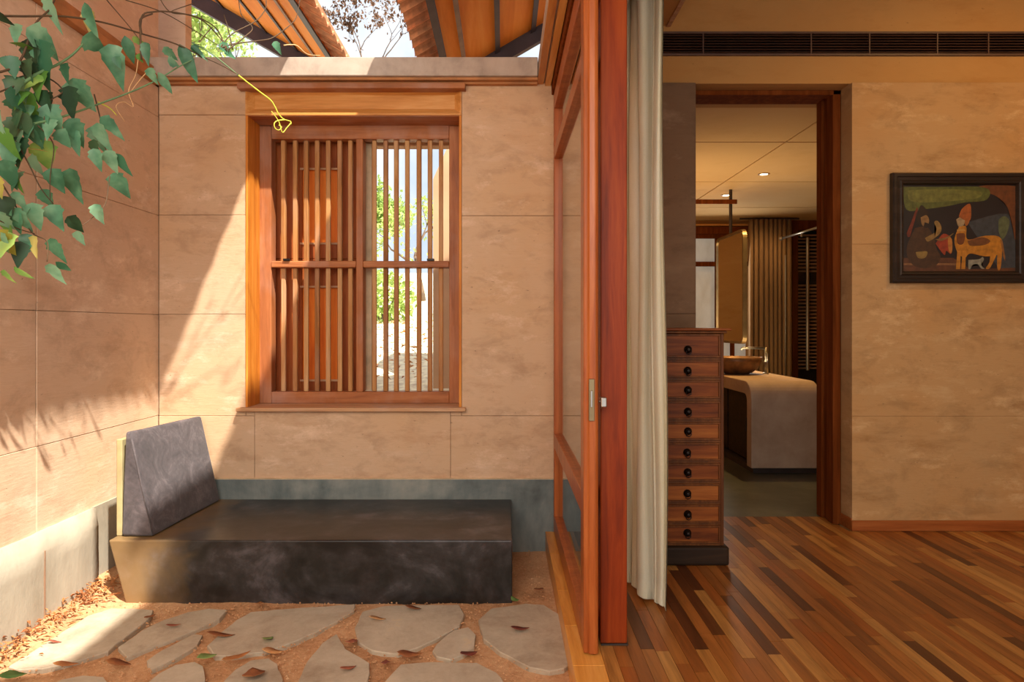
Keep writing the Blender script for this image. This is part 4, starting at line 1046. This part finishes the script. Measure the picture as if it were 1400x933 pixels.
# ------------------------------------------------------------------ fallen leaves
def fallen(px, py, L, wd, ang, mat, label, z=GZ + .014):
    c = G(px, py, z); L *= 1.25; bm = leaf_bm(L, L * wd * 1.15, int(px * 7 + py), False)
    ca_, sa_ = math.cos(ang), math.sin(ang)
    for v in bm.verts:
        x, y, zz = v.co.x, v.co.y - L/2, v.co.z
        zz = zz + .25 * L * (y / L * 2) ** 2 * .5 + .14 * L
        v.co = Vector((x * ca_ - y * sa_, x * sa_ + y * ca_, max(zz, .0005)))
    bmesh.ops.solidify(bm, geom=bm.faces[:], thickness=.0006)
    o = obj('fallen_leaf', bm, mat, None, True, Vector((0, 0, 0))); o.location = c
    return tag(o, label, 'leaf', 'fallen leaves on the courtyard ground')
FL = [(302,871,.075,.35,-1.2,'litter','large orange dry leaf on the near edge of the grey pointed flagstone'),
(516,848,.05,.4,-1.3,'litter','brown dry leaf at the left of the long middle flagstone'),
(565,834,.05,.4,-1.5,'litter','olive dry leaf at the back of the long middle flagstone'),
(711,863,.055,.4,-1.4,'litter_red','brown curled leaf in the middle of the big right flagstone'),
(481,880,.055,.55,.1,'litter_red','broad red leaf in the soil left of the long middle flagstone'),
(527,909,.055,.4,.1,'litter_red','pinkish narrow leaf in the soil below the long middle flagstone'),
(641,897,.055,.5,-.9,'litter_red','red brown leaf just below the smallest round flagstone'),
(560,899,.065,.5,-1.4,'litter','pale yellow curled leaf in the soil between the middle flagstones'),
(476,916,.05,.4,-.7,'litter_red','dark red leaf on the domed front flagstone'),
(367,875,.04,.6,-.3,'litter_green','green and brown leaf on the grey pointed flagstone'),
(703,824,.06,.35,.3,'litter_green','green leaf standing at the right foot of the bench'),
(346,926,.06,.8,.4,'litter','pale crumpled leaf on the small front flagstone in the middle'),
(323,906,.08,.3,-.7,'litter','long ochre leaf in the soil right of the front flagstones'),
(373,893,.055,.6,-1.2,'litter','tan leaf below the grey pointed flagstone'),
(283,903,.05,.6,-1.0,'litter_green','green leaf at the top of the front left flagstone'),
(162,910,.06,.5,-1.4,'litter','white and tan curled leaf in the soil near the left front'),
(90,914,.06,.4,-1.4,'litter','orange dry leaf at the shaded edge left in the soil'),
(18,930,.06,.6,-1.3,'litter_green','green leaf at the lower left corner of the picture'),
(237,858,.04,.3,-1.2,'litter_red','small dark leaf on the second flagstone from the left'),
(75,879,.035,.3,-1.4,'litter_red','small brown leaf on the sunlit flagstone'),
(355,827,.05,.5,.2,'litter','pinkish leaf leaning against the foot of the bench'),
(736,808,.05,.4,.6,'litter','yellow brown leaf in the soil right of the bench'),
(205,846,.04,.4,-.4,'litter','dry leaf at the far end of the second flagstone by the bench')]
for a in FL: fallen(*a)
# unnumbered litter along the plinth
def litter_bm(n, fn, L0, L1, seed):
    rr = random.Random(seed); bm = bmesh.new()
    for _ in range(n):
        c = fn(rr); L = rr.uniform(L0, L1); w_ = L * rr.uniform(.2, .4); a = rr.uniform(0, 2*PI); tl = rr.uniform(-.4, .6)
        u = Vector((math.cos(a), math.sin(a), tl)).normalized(); v = Vector((-math.sin(a), math.cos(a), rr.uniform(-.3, .3)))
        up = Vector((0, 0, 1)) * L * rr.uniform(.05, .25)
        q_ = [bm.verts.new(c - u * L/2), bm.verts.new(c + v * w_/2 + up), bm.verts.new(c + u * L/2), bm.verts.new(c - v * w_/2 + up)]
        bm.faces.new((q_[0], q_[1], q_[2])); bm.faces.new((q_[0], q_[2], q_[3]))
    return bm
def heap(rr):
    y = rr.uniform(1.95, 2.74) if rr.random() < .75 else rr.uniform(2.6, 2.85); d = abs(rr.gauss(0, .045)); x = XL + .035 + d
    return Vector((x, y, GZ + .018 + max(0, .05 * (1 - d / .14)) * rr.random()))
tag(obj('leaf_litter', litter_bm(520, heap, .012, .034, 3), 'litter'), 'drift of small dry orange leaves along the foot of the left wall', 'leaf litter', None, 'stuff')
def scat(rr):
    x = rr.uniform(-1.5, .19); y = rr.uniform(1.9, 2.66) if x < .04 else rr.uniform(1.9, 3.28); return Vector((x, y, GZ + .008))
def onstone(p):
    px, py = VX + p.x * FPX / p.y, VY + (H - p.z) * FPX / p.y
    for q_ in STONES:
        ins = False
        for k in range(len(q_)):
            (x1, y1), (x2, y2) = q_[k], q_[k - 1]
            if (y1 > py) != (y2 > py) and px < (x2 - x1) * (py - y1) / (y2 - y1) + x1: ins = not ins
        if ins: return True
    return False
scat0 = scat
def scat(rr):
    for _ in range(30):
        p = scat0(rr)
        if not onstone(p): return p
    return p
tag(obj('ground_debris', litter_bm(230, scat, .003, .010, 8), 'litter'), 'scattered tiny twigs and leaf bits over the courtyard soil', 'debris', None, 'stuff')
def pebbles(n, seed):
    rr = random.Random(seed); bm = bmesh.new()
    for _ in range(n):
        c = scat(rr); r = rr.uniform(.0015, .005); z = [bm.verts.new(c + Vector((r * dx * rr.uniform(.6, 1.2), r * dy * rr.uniform(.6, 1.2), r * dz))) for dx, dy, dz in ((1,0,0),(0,1,0),(-1,0,0),(0,-1,0),(0,0,1.0),(0,0,-.6))]
        for k in range(4):
            bm.faces.new((z[k], z[(k+1) % 4], z[4])); bm.faces.new((z[(k+1) % 4], z[k], z[5]))
    return bm
tag(obj('gravel', pebbles(1300, 4), 'dirt'), 'fine gravel grains lying in the soil between flagstones', 'gravel', None, 'stuff')

# ------------------------------------------------------------------ garden behind the window
bank = bmesh.new(); g = []
for j in range(40):
    row = []
    for i in range(60):
        x = -8 + 11 * i / 59; y = 3.9 + 16 * j / 39
        z = -.1 + .65 * min(1, (y - 3.9) / 1.3) + max(0, y - 5.2) * .135 + .05 * noise.noise(Vector((x, y, 0)))
        row.append(bank.verts.new((x, y, z)))
    g.append(row)
for j in range(39):
    for i in range(59):
        if g[j][i].co.x > .55 and g[j][i].co.y < 9: continue
        bank.faces.new((g[j][i], g[j][i+1], g[j+1][i+1], g[j+1][i]))
tag(obj('garden_bank', bank, 'bank', None, True), 'pale dry soil bank rising behind the barred window', 'ground', None, 'structure')
def bl(rr): 
    x = rr.uniform(-3, -.62); y = rr.uniform(5, 8.4); return Vector((x, y, -.08 + .65 + (y - 5.2) * .135 + .06))
tag(obj('bank_litter', litter_bm(800, bl, .03, .08, 12), 'litter'), 'dry leaves strewn over the soil bank outside', 'leaf litter', None, 'stuff')
gw = tag(obj('garden_wall', prism([(-.535, -.2), (.52, -.2), (.52, 2.95), (-.16, 2.95), (-.535, 2.12)], 'Y', 5.2, 5.42), 'outdoor_wall'), 'pale outdoor wall with sloping top seen at the right of the barred window', 'wall', None, 'structure')
def foliage(bm, c, rad, n, L, rr):
    for _ in range(n):
        while True:
            d = Vector((rr.uniform(-1, 1), rr.uniform(-1, 1), rr.uniform(-1, 1)))
            if .25 < d.length < 1: break
        p = Vector(c) + Vector((d.x * rad[0], d.y * rad[1], d.z * rad[2]))
        u = Vector((rr.gauss(0, 1), rr.gauss(0, 1), rr.gauss(0, 1))).normalized(); v = u.orthogonal().normalized(); l = L * rr.uniform(.6, 1.3)
        q_ = [bm.verts.new(p - u * l/2), bm.verts.new(p + v * l * .28), bm.verts.new(p + u * l/2), bm.verts.new(p - v * l * .28)]
        bm.faces.new(q_)
def tree(name, base, h, label, crown, nleaf, L, leafmat, seed, spread=.5, levels=4, r0=.07, group=None, bole=0):
    rr = random.Random(seed); t = thing(name, base, label, 'tree', group)
    bm = bmesh.new(); tips = []
    def grow(p, d, ln, r, lv_):
        pts = [p]; q_ = p
        for k in range(4):
            d = (d + Vector((rr.gauss(0, .12), rr.gauss(0, .12), rr.gauss(.03, .06)))).normalized(); q_ = q_ + d * ln / 4; pts.append(q_)
        tube(bm, pts, [r * (1 - .45 * k / 4) for k in range(5)], 5)
        if lv_ == 0: tips.append(q_); return
        for k in range(rr.choice((2, 3))):
            nd = (d + Vector((rr.gauss(0, spread), rr.gauss(0, spread), rr.gauss(.1, .25)))).normalized()
            grow(q_ if k else pts[3], nd, ln * rr.uniform(.55, .8), r * .52, lv_ - 1)
        tips.append(q_)
    top = Vector(base)
    if bole:
        pts = [top + Vector((.05 * math.sin(k * 1.3), .04 * math.cos(k), bole * k / 6)) for k in range(7)]
        tube(bm, pts, r0 * 1.1, 6); top = pts[-1]
    grow(top, Vector((0, 0, 1)), h * .42, r0, levels)
    obj('trunk', bm, 'bark', t, True)
    fb = bmesh.new()
    for p in tips: foliage(fb, p, (crown, crown, crown * .8), nleaf, L, rr)
    obj('foliage', fb, leafmat, t)
    return t
def gz(x, y): return -.1 + .65 * min(1, (y - 3.9) / 1.3) + max(0, y - 5.2) * .135 - .05
tree('bare_tree', (-2.35, 10.5, gz(0, 10.5)), 2.1, 'thin bare tree with few brown leaves rising in the sky gap', .09, 3, .07, 'tree_brown', 8, .42, 6, .035, None, 2.9)
tree('bare_tree', (-1.35, 11.6, gz(0, 11.6)), 2.0, 'slender leafy tree standing close behind the right window bars', .26, 12, .08, 'tree_green', 11, .4, 4, .05)
tree('leafy_tree', (-5.3, 12.0, gz(0, 12)), 5.4, 'bright green leafy tree showing above the beam at the left', .38, 60, .12, 'tree_green', 21, .3, 4, .1)
tree('leafy_tree', (-3.4, 16.5, gz(0, 16.5)), 2.4, 'green leafy tree standing deeper behind the window', .4, 40, .12, 'tree_green', 31, .5, 4, .08)
for i, (x, y, r_, lb) in enumerate([(-1.6, 9.0, .5, 'bright green bush on the bank behind the middle window post'), (-.55, 9.6, .40, 'low green bush on the bank at the right of the window'), (-2.7, 9.6, .5, 'green bush on the bank hidden partly by the shutters')]):
    b = thing('bush', (x, y, gz(x, y)), lb, 'bush')
    rr = random.Random(40 + i); bm = bmesh.new(); foliage(bm, (x, y, gz(x, y) + r_ * .7), (r_, .4, r_ * .8), 900, .09, rr); obj('foliage', bm, 'tree_green', b)
    bm = bmesh.new()
    for k in range(6): tube(bm, [(x, y, gz(x, y)), (x + rr.uniform(-.3, .3), y + rr.uniform(-.2, .2), gz(x, y) + r_ * 1.1)], [.012, .004], 5)
    obj('stems', bm, 'bark', b)
